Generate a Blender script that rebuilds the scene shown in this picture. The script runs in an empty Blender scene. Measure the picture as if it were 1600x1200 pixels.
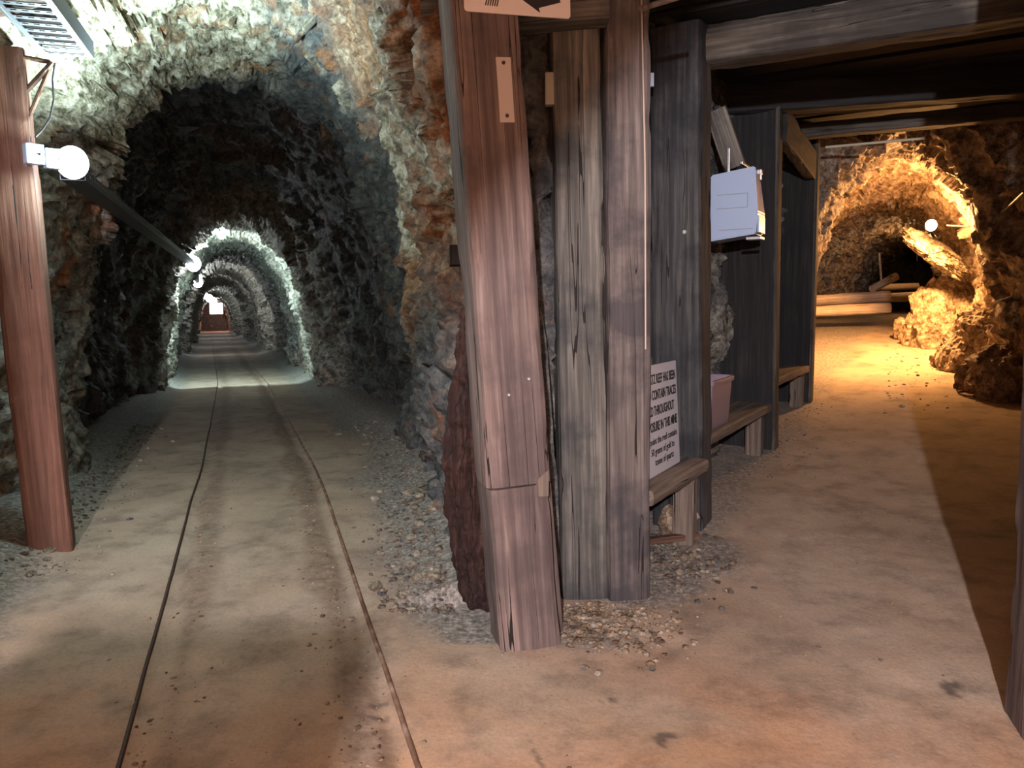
import bpy, bmesh, math, random
import numpy as np
from mathutils import Vector, Matrix

# ------------------------------------------------------------------ camera, world, lights
F_PX = 1200.0; CAM_H = 1.4
PITCH = math.radians(5.8); ROLL = math.radians(0.7)
fw = np.array([0, math.cos(PITCH), -math.sin(PITCH)])
_up0 = np.array([0, math.sin(PITCH), math.cos(PITCH)]); _rt0 = np.array([1., 0, 0])
rt = _rt0*math.cos(ROLL) - _up0*math.sin(ROLL); up = _up0*math.cos(ROLL) + _rt0*math.sin(ROLL)
CAM = np.array([0, 0, CAM_H])
scene = bpy.context.scene
col = scene.collection
cd = bpy.data.cameras.new('camera'); cam = bpy.data.objects.new('camera', cd); col.objects.link(cam)
cd.sensor_fit = 'HORIZONTAL'; cd.sensor_width = 36.0; cd.lens = 36.0*F_PX/1600.0
cd.clip_start = 0.05; cd.clip_end = 200
cam.matrix_world = Matrix(((rt[0], up[0], -fw[0], 0), (rt[1], up[1], -fw[1], 0), (rt[2], up[2], -fw[2], CAM_H), (0, 0, 0, 1)))
scene.camera = cam
world = bpy.data.worlds.new('world'); scene.world = world; world.use_nodes = True
world.node_tree.nodes['Background'].inputs[0].default_value = (0.35, 0.3, 0.55, 1)
world.node_tree.nodes['Background'].inputs[1].default_value = 0.0
scene.view_settings.view_transform = 'Standard'; scene.view_settings.look = 'None'
scene.view_settings.exposure = 0.0; scene.view_settings.gamma = 1.0
scene.view_settings.use_curve_mapping = False

def light(name, kind, loc, power, color, radius=0.03, direction=None, size=math.pi, blend=0.02):
    l = bpy.data.lights.new(name, kind); l.energy = power; l.color = color; l.shadow_soft_size = radius
    o = bpy.data.objects.new(name, l); col.objects.link(o); o.location = loc
    if kind == 'SPOT':
        l.spot_size = size; l.spot_blend = blend
    if direction is not None:
        o.rotation_euler = Vector(direction).to_track_quat('-Z', 'Y').to_euler()
    return o
COOL = (0.74, 0.98, 0.96); COOLW = (0.98, 0.88, 0.90); WARM = (1.0, 0.37, 0.14); AMBER = (1.0, 0.45, 0.14)
light('cap_lamp_light', 'POINT', (-0.10, -0.16, 1.66), 68, WARM, 0.03)
light('junction_lamp_light', 'POINT', (-0.33, -2.0, 2.10), 1650, COOLW, 0.035)
light('tunnel_lamp_light', 'POINT', (-2.24, 4.06, 2.17), 52, COOL, 0.04)
light('tunnel_lamp_upward_light', 'SPOT', (-2.14, 4.36, 2.24), 430, COOL, 0.04, (0.15, 0.0, 1.0), math.radians(165), 1.0)
light('side_lamp_light', 'POINT', (4.74, 8.86, 2.30), 165, AMBER, 0.04)
light('side_lamp_downward_light', 'SPOT', (4.72, 8.90, 2.22), 720, AMBER, 0.04, (-0.30, 0.45, -1.0), math.radians(150), 0.8)
light('far_side_lamp_light', 'POINT', (7.0, 13.3, 2.38), 10, AMBER, 0.04)

# ------------------------------------------------------------------ pixel helpers (used to measure real positions)
def ray(x, y): return fw + rt*(x-800)/F_PX - up*(y-600)/F_PX
def at(x, y, Y): d = ray(x, y); return CAM + d*(Y/d[1])
def atz(x, y, z): d = ray(x, y); return CAM + d*((z-CAM_H)/d[2])

# ------------------------------------------------------------------ noise in numpy
def _h(ix, iy, iz, k):
    h = (ix.astype(np.int64)*73856093) ^ (iy.astype(np.int64)*19349663) ^ (iz.astype(np.int64)*83492791) ^ (k*2654435761)
    h &= 0xffffffff
    h ^= h >> 16; h = (h*0x45d9f3b) & 0xffffffff; h ^= h >> 16; h = (h*0x45d9f3b) & 0xffffffff; h ^= h >> 16
    return h.astype(np.float64)/4294967295.0
def vnoise(P, k=0):
    I = np.floor(P).astype(np.int64); f = P-I; f = f*f*f*(f*(f*6-15)+10)
    r = 0
    for dx in (0, 1):
        wx = f[:, 0] if dx else 1-f[:, 0]
        for dy in (0, 1):
            wy = f[:, 1] if dy else 1-f[:, 1]
            for dz in (0, 1):
                wz = f[:, 2] if dz else 1-f[:, 2]
                r = r + wx*wy*wz*_h(I[:, 0]+dx, I[:, 1]+dy, I[:, 2]+dz, k)
    return r*2-1
def fbm(P, oct=4, k=0):
    r = 0; a = 1; s = 0
    for i in range(oct):
        r = r + a*vnoise(P*(2.03**i)+i*17.3, k+i); s += a; a *= .5
    return r/s
def ridged(P, oct=4, k=0):
    r = 0; a = 1; s = 0
    for i in range(oct):
        r = r + a*(1-2*np.abs(vnoise(P*(2.1**i)+i*11.1, k+i))); s += a; a *= .5
    return r/s
def facet(P, k=0):
    """random tilted facets, one per jittered cell: broken rock faces"""
    I = np.floor(P).astype(np.int64); best = np.full(len(P), 1e9); val = np.zeros(len(P))
    for dx in (-1, 0, 1):
        for dy in (-1, 0, 1):
            for dz in (-1, 0, 1):
                cx, cy, cz = I[:, 0]+dx, I[:, 1]+dy, I[:, 2]+dz
                C = np.stack([cx+_h(cx, cy, cz, k), cy+_h(cx, cy, cz, k+1), cz+_h(cx, cy, cz, k+2)], 1)
                D = P-C; d = (D*D).sum(1)
                g = np.stack([_h(cx, cy, cz, k+4), _h(cx, cy, cz, k+5), _h(cx, cy, cz, k+6)], 1)*2-1
                v = (_h(cx, cy, cz, k+3)*2-1)*.55 + (D*g).sum(1)*.9
                m = d < best
                best = np.where(m, d, best); val = np.where(m, v, val)
    return val
ST = np.array([0.80, -0.05, 0.60]); ST = ST/np.linalg.norm(ST)        # normal of the dipping strata
def strat(P, k=1.9):
    return P + np.outer(P@ST, ST)*(k-1)
def rock(P, amp=1.0, big=.5, mid=.17, small=.06, fine=True, st=1.9):
    W = P + .12*np.stack([vnoise(P*3, 50), vnoise(P*3, 51), vnoise(P*3, 52)], 1)
    Q = strat(W, st)
    r = .13*fbm(P*.9, 2, 7) + .10*facet(Q/big, 3) + .045*facet(Q/mid, 13)
    if fine is not False:
        r = r + (.026*facet(Q/small, 23) + .020*ridged(Q*8, 3, 33))*(1.0 if fine is True else fine)
    return r*amp

# ------------------------------------------------------------------ object helpers
def tag(o, label=None, cat=None, group=None, kind=None):
    if label: o['label'] = label
    if cat: o['category'] = cat
    if group: o['group'] = group
    if kind: o['kind'] = kind
    return o
def mesh_obj(name, verts, faces, mat=None, parent=None, smooth=False):
    me = bpy.data.meshes.new(name)
    if isinstance(verts, np.ndarray) and isinstance(faces, np.ndarray):
        me.vertices.add(len(verts)); me.vertices.foreach_set('co', verts.astype(np.float32).ravel())
        n = faces.shape[1]
        me.loops.add(faces.size); me.loops.foreach_set('vertex_index', faces.astype(np.int32).ravel())
        me.polygons.add(len(faces)); me.polygons.foreach_set('loop_start', np.arange(0, faces.size, n, dtype=np.int32))
        me.polygons.foreach_set('loop_total', np.full(len(faces), n, dtype=np.int32))
        me.update(calc_edges=True)
    else:
        me.from_pydata([tuple(v) for v in verts], [], [tuple(f) for f in faces]); me.update()
    if smooth: me.polygons.foreach_set('use_smooth', np.ones(len(me.polygons), dtype=bool))
    if mat: me.materials.append(mat)
    o = bpy.data.objects.new(name, me); col.objects.link(o)
    if parent: o.parent = parent
    return o
def bm_obj(name, bm, mat=None, parent=None, smooth=False):
    me = bpy.data.meshes.new(name); bm.normal_update(); bm.to_mesh(me); bm.free()
    if smooth: me.polygons.foreach_set('use_smooth', np.ones(len(me.polygons), dtype=bool))
    if mat: me.materials.append(mat)
    o = bpy.data.objects.new(name, me); col.objects.link(o)
    if parent: o.parent = parent
    return o
def empty(name, loc, rz=0, rot=None):
    o = bpy.data.objects.new(name, None); col.objects.link(o); o.location = Vector(loc)
    o.rotation_euler = rot if rot is not None else (0, 0, rz); o.empty_display_size = .1
    return o
def copy_tree(o, parent=None):
    c = o.copy(); col.objects.link(c); c.parent = parent
    for ch in list(o.children): copy_tree(ch, c)
    return c
def grid_faces(n, m, mask=None):
    i, j = np.meshgrid(np.arange(n-1), np.arange(m-1), indexing='ij')
    if mask is not None: i, j = i[mask], j[mask]
    i = i.ravel(); j = j.ravel()
    a = i*m+j
    return np.stack([a, a+1, a+m+1, a+m], 1)
def grid_normals(G):
    du = np.gradient(G, axis=0); dv = np.gradient(G, axis=1)
    n = np.cross(du, dv); return n/(np.linalg.norm(n, axis=2, keepdims=True)+1e-9)
def bm_box(bm, c, s, rot=None, bevel=0.0):
    M = Matrix.Translation(Vector(c)) @ (rot.to_4x4() if rot is not None else Matrix()) @ Matrix.Diagonal((s[0], s[1], s[2], 1))
    g = bmesh.ops.create_cube(bm, size=1, matrix=M)
    if bevel:
        es = set(e for v in g['verts'] for e in v.link_edges)
        bmesh.ops.bevel(bm, geom=list(es), offset=bevel, segments=2, affect='EDGES', profile=.6)
def bm_tube(bm, pts, r, seg=8, caps=True):
    pts = [Vector(p) for p in pts]; rings = []
    for i, p in enumerate(pts):
        t = (pts[min(i+1, len(pts)-1)]-pts[max(i-1, 0)]).normalized()
        a = t.orthogonal().normalized() if i == 0 else (pa - t*pa.dot(t)).normalized()
        pa = a; b = t.cross(a); rr = r[i] if isinstance(r, (list, tuple)) else r
        rings.append([bm.verts.new(p + a*rr*math.cos(q*2*math.pi/seg) + b*rr*math.sin(q*2*math.pi/seg)) for q in range(seg)])
    for i in range(len(rings)-1):
        for q in range(seg):
            bm.faces.new((rings[i][q], rings[i][(q+1) % seg], rings[i+1][(q+1) % seg], rings[i+1][q]))
    if caps:
        bm.faces.new(rings[0][::-1]); bm.faces.new(rings[-1])

# ------------------------------------------------------------------ materials
def newmat(name):
    m = bpy.data.materials.new(name); m.use_nodes = True; nt = m.node_tree
    return m, nt, nt.nodes, nt.links, nt.nodes['Principled BSDF']
def N(nt, t, **kw):
    n = nt.nodes.new(t)
    for k, v in kw.items():
        if k in n.inputs: n.inputs[k].default_value = v
        else: setattr(n, k, v)
    return n
def ramp(nt, src, stops, interp='LINEAR'):
    r = nt.nodes.new('ShaderNodeValToRGB'); r.color_ramp.interpolation = interp
    e = r.color_ramp.elements
    while len(e) > len(stops): e.remove(e[-1])
    while len(e) < len(stops): e.new(1)
    for q, (p, c) in zip(e, stops):
        q.position = p; q.color = (*c, 1) if len(c) == 3 else c
    nt.links.new(src, r.inputs[0]); return r.outputs[0]
def mix(nt, fac, a, b, mode='MIX'):
    m = nt.nodes.new('ShaderNodeMix'); m.data_type = 'RGBA'; m.blend_type = mode
    for s, v in ((m.inputs[0], fac), (m.inputs[6], a), (m.inputs[7], b)):
        if isinstance(v, (int, float)): s.default_value = v
        elif isinstance(v, tuple): s.default_value = (*v, 1) if len(v) == 3 else v
        else: nt.links.new(v, s)
    return m.outputs[2]
def flat(name, c, rough=.6, metal=0, emit=None, spec=.5, alpha=None):
    m, nt, nd, lk, b = newmat(name)
    b.inputs['Base Color'].default_value = (*c, 1); b.inputs['Roughness'].default_value = rough; b.inputs['Metallic'].default_value = metal
    b.inputs['Specular IOR Level'].default_value = spec
    if emit: b.inputs['Emission Color'].default_value = (*emit[0], 1); b.inputs['Emission Strength'].default_value = emit[1]
    return m

def rock_mat(name, use_attr=True, wet=.55):
    m, nt, nd, lk, b = newmat(name)
    geo = N(nt, 'ShaderNodeNewGeometry')
    n1 = N(nt, 'ShaderNodeTexNoise', Scale=2.2, Detail=6.0, Roughness=.65); lk.new(geo.outputs['Position'], n1.inputs['Vector'])
    n2 = N(nt, 'ShaderNodeTexNoise', Scale=11.0, Detail=8.0, Roughness=.72); lk.new(geo.outputs['Position'], n2.inputs['Vector'])
    n3 = N(nt, 'ShaderNodeTexNoise', Scale=48.0, Detail=4.0, Roughness=.7); lk.new(geo.outputs['Position'], n3.inputs['Vector'])
    at_ = N(nt, 'ShaderNodeAttribute', attribute_name='Col')
    sp = N(nt, 'ShaderNodeSeparateColor'); lk.new(at_.outputs['Color'], sp.inputs[0])
    slate = ramp(nt, n2.outputs[0], [(.32, (.030, .035, .042)), (.48, (.085, .093, .100)), (.60, (.15, .155, .15)), (.75, (.30, .29, .25))])
    ochre = ramp(nt, n2.outputs[0], [(.28, (.050, .022, .012)), (.46, (.20, .085, .032)), (.57, (.36, .18, .075)), (.72, (.62, .46, .28))])
    quartz = ramp(nt, n2.outputs[0], [(.34, (.035, .032, .026)), (.43, (.20, .18, .12)), (.52, (.50, .47, .36)), (.66, (.85, .84, .76))])
    c = mix(nt, sp.outputs[0], slate, ochre); c = mix(nt, sp.outputs[1], c, quartz)
    rust = ramp(nt, n1.outputs[0], [(.56, (0, 0, 0)), (.66, (1, 1, 1))])
    rb = N(nt, 'ShaderNodeRGBToBW'); lk.new(rust, rb.inputs[0])
    mu = N(nt, 'ShaderNodeMath', operation='MULTIPLY'); lk.new(rb.outputs[0], mu.inputs[0]); lk.new(sp.outputs[2], mu.inputs[1])
    c = mix(nt, mu.outputs[0], c, (.30, .12, .04), 'MIX')
    g = ramp(nt, n3.outputs[0], [(.3, (.55, .55, .55)), (.6, (1.1, 1.1, 1.1))])
    c = mix(nt, 1.0, c, g, 'MULTIPLY')
    lk.new(c, b.inputs['Base Color'])
    b.inputs['Roughness'].default_value = wet; b.inputs['Specular IOR Level'].default_value = .45
    v = N(nt, 'ShaderNodeTexVoronoi', Scale=17.0); lk.new(geo.outputs['Position'], v.inputs['Vector'])
    ad = N(nt, 'ShaderNodeMath', operation='MULTIPLY_ADD'); lk.new(v.outputs['Distance'], ad.inputs[0]); ad.inputs[1].default_value = .5
    lk.new(n2.outputs[0], ad.inputs[2])
    bp = N(nt, 'ShaderNodeBump', Strength=.9, Distance=.045); lk.new(ad.outputs[0], bp.inputs['Height'])
    bp2 = N(nt, 'ShaderNodeBump', Strength=.5, Distance=.008); lk.new(n3.outputs[0], bp2.inputs['Height']); lk.new(bp.outputs[0], bp2.inputs['Normal'])
    lk.new(bp2.outputs[0], b.inputs['Normal'])
    return m
ROCK = rock_mat('broken_rock')

def wood_mat(name, dark, mid, lightc, stain=.5, stainc=(.02, .022, .028), rough=.8, warm=None):
    m, nt, nd, lk, b = newmat(name)
    tc = N(nt, 'ShaderNodeTexCoord'); oi = N(nt, 'ShaderNodeObjectInfo')
    mp = N(nt, 'ShaderNodeMapping'); mp.inputs['Scale'].default_value = (1, 1, .035)
    ad = N(nt, 'ShaderNodeVectorMath', operation='ADD'); lk.new(tc.outputs['Object'], ad.inputs[0])
    sc_ = N(nt, 'ShaderNodeMath', operation='MULTIPLY'); lk.new(oi.outputs['Random'], sc_.inputs[0]); sc_.inputs[1].default_value = 37.0
    cb = N(nt, 'ShaderNodeCombineXYZ'); lk.new(sc_.outputs[0], cb.inputs[0]); lk.new(sc_.outputs[0], cb.inputs[2]); lk.new(cb.outputs[0], ad.inputs[1])
    lk.new(ad.outputs[0], mp.inputs[0])
    g1 = N(nt, 'ShaderNodeTexNoise', Scale=42.0, Detail=6.0, Roughness=.65); lk.new(mp.outputs[0], g1.inputs['Vector'])
    g2 = N(nt, 'ShaderNodeTexNoise', Scale=9.0, Detail=3.0, Roughness=.5); lk.new(mp.outputs[0], g2.inputs['Vector'])
    bl = N(nt, 'ShaderNodeTexNoise', Scale=2.3, Detail=5.0, Roughness=.6); lk.new(ad.outputs[0], bl.inputs['Vector'])
    c = ramp(nt, g1.outputs[0], [(.28, dark), (.50, mid), (.70, lightc)])
    c2 = ramp(nt, g2.outputs[0], [(.3, (.6, .6, .62)), (.65, (1.15, 1.12, 1.08))])
    c = mix(nt, 1.0, c, c2, 'MULTIPLY')
    s = ramp(nt, bl.outputs[0], [(.46, (0, 0, 0)), (.60, (stain, stain, stain))])
    sb = N(nt, 'ShaderNodeRGBToBW'); lk.new(s, sb.inputs[0])
    c = mix(nt, sb.outputs[0], c, stainc)
    # drying cracks along the grain
    mp3 = N(nt, 'ShaderNodeMapping'); mp3.inputs['Scale'].default_value = (1, 1, .022); lk.new(ad.outputs[0], mp3.inputs[0])
    cr = N(nt, 'ShaderNodeTexNoise', Scale=8.0, Detail=3.0, Roughness=.6); lk.new(mp3.outputs[0], cr.inputs['Vector'])
    sub = N(nt, 'ShaderNodeMath', operation='SUBTRACT'); lk.new(cr.outputs[0], sub.inputs[0]); sub.inputs[1].default_value = .5
    ab = N(nt, 'ShaderNodeMath', operation='ABSOLUTE'); lk.new(sub.outputs[0], ab.inputs[0])
    gate = N(nt, 'ShaderNodeTexNoise', Scale=1.7, Detail=2.0); lk.new(ad.outputs[0], gate.inputs['Vector'])
    gm = N(nt, 'ShaderNodeMapRange'); gm.inputs['From Min'].default_value = .44; gm.inputs['From Max'].default_value = .60
    gm.inputs['To Min'].default_value = 0; gm.inputs['To Max'].default_value = .006; lk.new(gate.outputs[0], gm.inputs[0])
    lt = N(nt, 'ShaderNodeMath', operation='LESS_THAN'); lk.new(ab.outputs[0], lt.inputs[0]); lk.new(gm.outputs[0], lt.inputs[1])
    c = mix(nt, lt.outputs[0], c, (.012, .010, .010))
    lk.new(c, b.inputs['Base Color']); b.inputs['Roughness'].default_value = rough; b.inputs['Specular IOR Level'].default_value = .3
    h = N(nt, 'ShaderNodeMath', operation='MULTIPLY_ADD'); lk.new(lt.outputs[0], h.inputs[0]); h.inputs[1].default_value = -.8; lk.new(g1.outputs[0], h.inputs[2])
    bp = N(nt, 'ShaderNodeBump', Strength=.55, Distance=.007); lk.new(h.outputs[0], bp.inputs['Height']); lk.new(bp.outputs[0], b.inputs['Normal'])
    return m
W_MAUVE = wood_mat('mauve_grey_timber', (.048, .043, .044), (.118, .104, .100), (.21, .187, .18), .75, (.030, .030, .036))
W_PINK = wood_mat('weathered_pink_grey_timber', (.080, .060, .058), (.142, .108, .102), (.24, .195, .18), .55, (.05, .042, .045))
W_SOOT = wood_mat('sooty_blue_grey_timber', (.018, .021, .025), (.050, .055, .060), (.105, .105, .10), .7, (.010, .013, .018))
W_RED = wood_mat('reddish_brown_timber', (.075, .036, .026), (.145, .074, .054), (.21, .115, .085), .35, (.06, .026, .018))
W_GREY = wood_mat('weathered_grey_timber', (.040, .042, .040), (.110, .110, .102), (.22, .21, .19), .75, (.022, .028, .032))
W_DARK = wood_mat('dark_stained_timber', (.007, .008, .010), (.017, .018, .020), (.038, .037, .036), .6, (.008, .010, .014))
W_BROWN = wood_mat('brown_timber', (.050, .024, .016), (.115, .062, .042), (.19, .115, .08), .45, (.03, .016, .012))
W_BEAM = wood_mat('dim_beam_timber', (.022, .020, .018), (.060, .056, .048), (.12, .11, .095), .6, (.012, .012, .012))
W_BARK = wood_mat('dark_red_split_timber', (.006, .003, .003), (.026, .011, .009), (.08, .04, .032), .5, (.01, .005, .005))
W_BENCH = wood_mat('worn_bench_timber', (.08, .065, .055), (.17, .14, .115), (.28, .24, .205), .3, (.08, .06, .05))
W_LOG = wood_mat('debarked_log_timber', (.26, .20, .15), (.46, .38, .29), (.60, .52, .42), .2, (.1, .06, .04))
STEEL = flat('galvanised_steel', (.55, .57, .60), .38, .8)
DULL = flat('dull_tray_steel', (.10, .11, .13), .5, .5)
PAINT_W = flat('white_painted_metal', (.34, .45, .64), .35)
PLAST_W = flat('white_plastic', (.78, .78, .78), .45)
BLACK = flat('black_paint', (.015, .014, .016), .5)
CABLE = flat('black_cable', (.02, .018, .018), .5)
def rust_mat():
    m, nt, nd, lk, b = newmat('rusted_rail_steel')
    geo = N(nt, 'ShaderNodeNewGeometry')
    n = N(nt, 'ShaderNodeTexNoise', Scale=14.0, Detail=6.0); lk.new(geo.outputs['Position'], n.inputs['Vector'])
    c = ramp(nt, n.outputs[0], [(.35, (.10, .045, .028)), (.55, (.22, .125, .085)), (.7, (.36, .26, .20))])
    lk.new(c, b.inputs['Base Color']); b.inputs['Roughness'].default_value = .65; b.inputs['Metallic'].default_value = .2
    return m
RUST = rust_mat()
def mr(nt, src, a, b):
    m_ = N(nt, 'ShaderNodeMapRange'); m_.inputs['From Min'].default_value = a; m_.inputs['From Max'].default_value = b; nt.links.new(src, m_.inputs[0]); return m_.outputs[0]
def floor_mat():
    m, nt, nd, lk, b = newmat('packed_dirt_floor')
    geo = N(nt, 'ShaderNodeNewGeometry')
    def noise(s, d=5., r=.6, w=0.0):
        n = N(nt, 'ShaderNodeTexNoise', Scale=s, Detail=d, Roughness=r, Distortion=w); lk.new(geo.outputs['Position'], n.inputs['Vector']); return n.outputs[0]
    big = ramp(nt, noise(.9, 4, .6, .4), [(.32, (.30, .245, .195)), (.50, (.37, .30, .245)), (.68, (.42, .36, .305))])
    mot = ramp(nt, noise(4.5, 6, .65), [(.32, (.62, .62, .63)), (.50, (.98, .98, .98)), (.68, (1.10, 1.07, 1.04))])
    fine = ramp(nt, noise(70, 4, .7), [(.28, (.80, .80, .80)), (.5, (1, 1, 1)), (.75, (1.12, 1.12, 1.12))])
    c = mix(nt, 1, big, mot, 'MULTIPLY'); c = mix(nt, 1, c, fine, 'MULTIPLY')
    a = N(nt, 'ShaderNodeAttribute', attribute_name='Col'); sp = N(nt, 'ShaderNodeSeparateColor'); lk.new(a.outputs['Color'], sp.inputs[0])
    # R: loose grey gravel dirt, G: dark rusty strip along the rails, B: stains
    gr = ramp(nt, noise(38, 5, .75), [(.34, (.07, .065, .06)), (.5, (.20, .19, .175)), (.66, (.42, .40, .36))])
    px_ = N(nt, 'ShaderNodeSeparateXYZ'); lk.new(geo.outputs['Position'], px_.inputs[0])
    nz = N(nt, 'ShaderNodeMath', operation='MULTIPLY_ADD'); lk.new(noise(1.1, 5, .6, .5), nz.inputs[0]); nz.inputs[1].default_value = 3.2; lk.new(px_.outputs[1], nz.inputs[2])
    oz = ramp(nt, mr(nt, nz.outputs[0], 3.6, 5.0), [(0, (1.06, .80, .60)), (.5, (1.0, .93, .84)), (1, (.93, .92, .87))])  # tint paints warm light: orange near the camera, greyer further in
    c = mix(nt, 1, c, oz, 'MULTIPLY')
    c = mix(nt, sp.outputs[0], c, gr)
    ru = ramp(nt, noise(16, 5, .7), [(.35, (.10, .065, .045)), (.55, (.22, .16, .12)), (.7, (.31, .25, .20))])
    c = mix(nt, sp.outputs[1], c, ru)
    c = mix(nt, sp.outputs[2], c, (.055, .045, .045))
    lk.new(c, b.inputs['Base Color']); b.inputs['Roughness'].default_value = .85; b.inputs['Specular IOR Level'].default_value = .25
    ad = N(nt, 'ShaderNodeMath', operation='MULTIPLY_ADD'); lk.new(noise(45, 6, .7), ad.inputs[0]); ad.inputs[1].default_value = .5; lk.new(noise(7, 5), ad.inputs[2])
    bp = N(nt, 'ShaderNodeBump', Strength=.35, Distance=.012); lk.new(ad.outputs[0], bp.inputs['Height']); lk.new(bp.outputs[0], b.inputs['Normal'])
    return m
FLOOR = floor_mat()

# ------------------------------------------------------------------ ground height
AX_Y = np.array([-6, 6, 14, 30, 70.]); AX_X = np.array([1.98, -2.02, -4.93, -11.2, -27.0])
def axis_x(y): return np.interp(y, AX_Y, AX_X)
def smooth01(x): x = np.clip(x, 0, 1); return x*x*(3-2*x)
def zleft(x, y):
    d = np.hypot(x, y); return np.interp(d, [0, 2, 5.5, 30, 70], [0, 0, .13, -.1, -.5])
def zright(x, y):
    d = np.hypot(x, y); return np.interp(d, [0, 2, 3, 4.4, 6.1, 7.6, 14, 20], [0, 0, .02, .09, .24, .40, 1.15, 1.2])
def zbase(x, y):
    x = np.asarray(x, float); y = np.asarray(y, float)
    az = x/np.maximum(np.hypot(x, y), .1)
    w = smooth01((az+.02)/.2)
    return zleft(x, y)*(1-w)+zright(x, y)*w
RAIL_OFF = .43
def off(x, y): return (x-axis_x(y))*.945
def zground(x, y):
    x = np.asarray(x, float); y = np.asarray(y, float)
    P = np.stack([x.ravel(), y.ravel(), np.zeros(x.size)], 1)
    n = (.020*fbm(P*.8, 3, 90)+.006*fbm(P*5, 3, 94)).reshape(x.shape)
    z = zbase(x, y)+n
    o = off(x, y); yy = np.maximum(y, 0)
    # rubble banked against the tunnel walls
    wr = np.interp(y, [3, 3.4, 5.5, 7.2, 12, 70], [9, .85, 1.2, 1.35, 1.25, 1.3]); wl = np.interp(y, [2, 4, 7, 12, 70], [1.5, 1.2, 1.35, 1.25, 1.3])
    inl = (az_l(x, y))
    z = z+inl*(smooth01((o-(wr-.35))/.5)*.12+smooth01((-o-(wl-.25))/.45)*.12)
    # flangeway grooves inside both rails
    for s, ins in ((-1, .045), (1, -.045)):
        g = np.exp(-((o-s*RAIL_OFF-ins)/.035)**2); z = z-.018*g*(y < 40)
    return z
def az_l(x, y): return ((y > 3.0) & (x < .02*y)).astype(float)
def gz(x, y): return float(zground(np.array([x]), np.array([y]))[0])
def gnd(px, py):
    d = ray(px, py); t = .8
    while t < 80:
        p = CAM+d*t
        if p[2] < float(zbase(p[0], p[1])): break
        t += .01
    return p

def set_col(o, cols):
    a = o.data.color_attributes.new('Col', 'FLOAT_COLOR', 'POINT')
    c = np.ones((len(cols), 4), np.float32); c[:, :3] = cols; a.data.foreach_set('color', c.ravel())

# ------------------------------------------------------------------ floor
def build_floor():
    ys = [-5.0]
    while ys[-1] < 1.6: ys.append(ys[-1]+.12)
    while ys[-1] < 72: ys.append(ys[-1]+max(.014, .0075*ys[-1]))
    ys = np.array(ys); xs = np.linspace(-1.05, 1.15, 460)
    Y = np.repeat(ys[:, None], len(xs), 1)
    wd = np.interp(ys, [-5, 1.6, 6, 20, 30, 72], [3.2, 2.8, 6, 13, 16, 16])
    cx = np.interp(ys, [-5, 2, 20, 30, 72], [0, 0, 1.5, -8, -24])
    X = cx[:, None]+xs[None, :]*wd[:, None]
    Z = zground(X, Y)
    V = np.stack([X, Y, Z], 2).reshape(-1, 3)
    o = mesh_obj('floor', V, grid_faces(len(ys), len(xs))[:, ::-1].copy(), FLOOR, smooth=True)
    x, y = V[:, 0], V[:, 1]; of = off(x, y); P = np.stack([x, y, 0*x], 1)
    nz = fbm(P*1.6, 3, 60); nz2 = fbm(P*6, 3, 66)
    left = az_l(x, y)
    wr = np.interp(y, [3, 3.4, 5.5, 7.2, 12, 70], [.9, .75, 1.05, 1.2, 1.15, 1.2])
    R = left*np.maximum(smooth01((of-(wr-.42)+nz*.22)/.3), smooth01((-of-.85+nz*.2)/.3))
    d2 = np.minimum(np.hypot(x-.62, y-3.72), np.hypot(x-.95, y-4.0)); R = np.maximum(R, smooth01((.42-d2+nz*.1)/.2))
    d1 = np.hypot((x-.33)/1.4, y-3.12); R = np.maximum(R, .8*smooth01((.22-d1+nz2*.06)/.15))
    # verge under the benches
    lb = x-(1.2+.58*(y-4.52)); R = np.maximum(R, .75*smooth01((.25-lb+nz*.15)/.3)*(y > 3.9)*(x > .6))
    G = smooth01((.13+.10*nz-np.abs(of-RAIL_OFF+.13))/.08)*.75*(y < 30)
    G = np.maximum(G, smooth01((.11+.10*nz-np.abs(of+RAIL_OFF-.13))/.08)*.65*(y < 30))
    B = np.zeros_like(x)
    for px, py, r in ((560, 1075, .05), (590, 1110, .035), (1495, 1075, .035), (955, 1098, .03), (1040, 1160, .02)):
        p = gnd(px, py); dd = np.hypot(x-p[0], (y-p[1])*.8); B = np.maximum(B, .75*smooth01((r*1.5-dd+nz2*.05)/(r*.7)))
    a, b2 = gnd(805, 1115), gnd(855, 1215); t = np.clip(((x-a[0])*(b2[0]-a[0])+(y-a[1])*(b2[1]-a[1]))/((b2[0]-a[0])**2+(b2[1]-a[1])**2), 0, 1)
    dl = np.hypot(x-a[0]-t*(b2[0]-a[0]), y-a[1]-t*(b2[1]-a[1])); B = np.maximum(B, .6*smooth01((.012*(.3+t)-dl+nz2*.012)/.006))
    B = B*smooth01((fbm(P*22, 3, 68)+.12)/.25)
    set_col(o, np.stack([R, G, B], 1)); tag(o, kind='structure')
build_floor()

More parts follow.
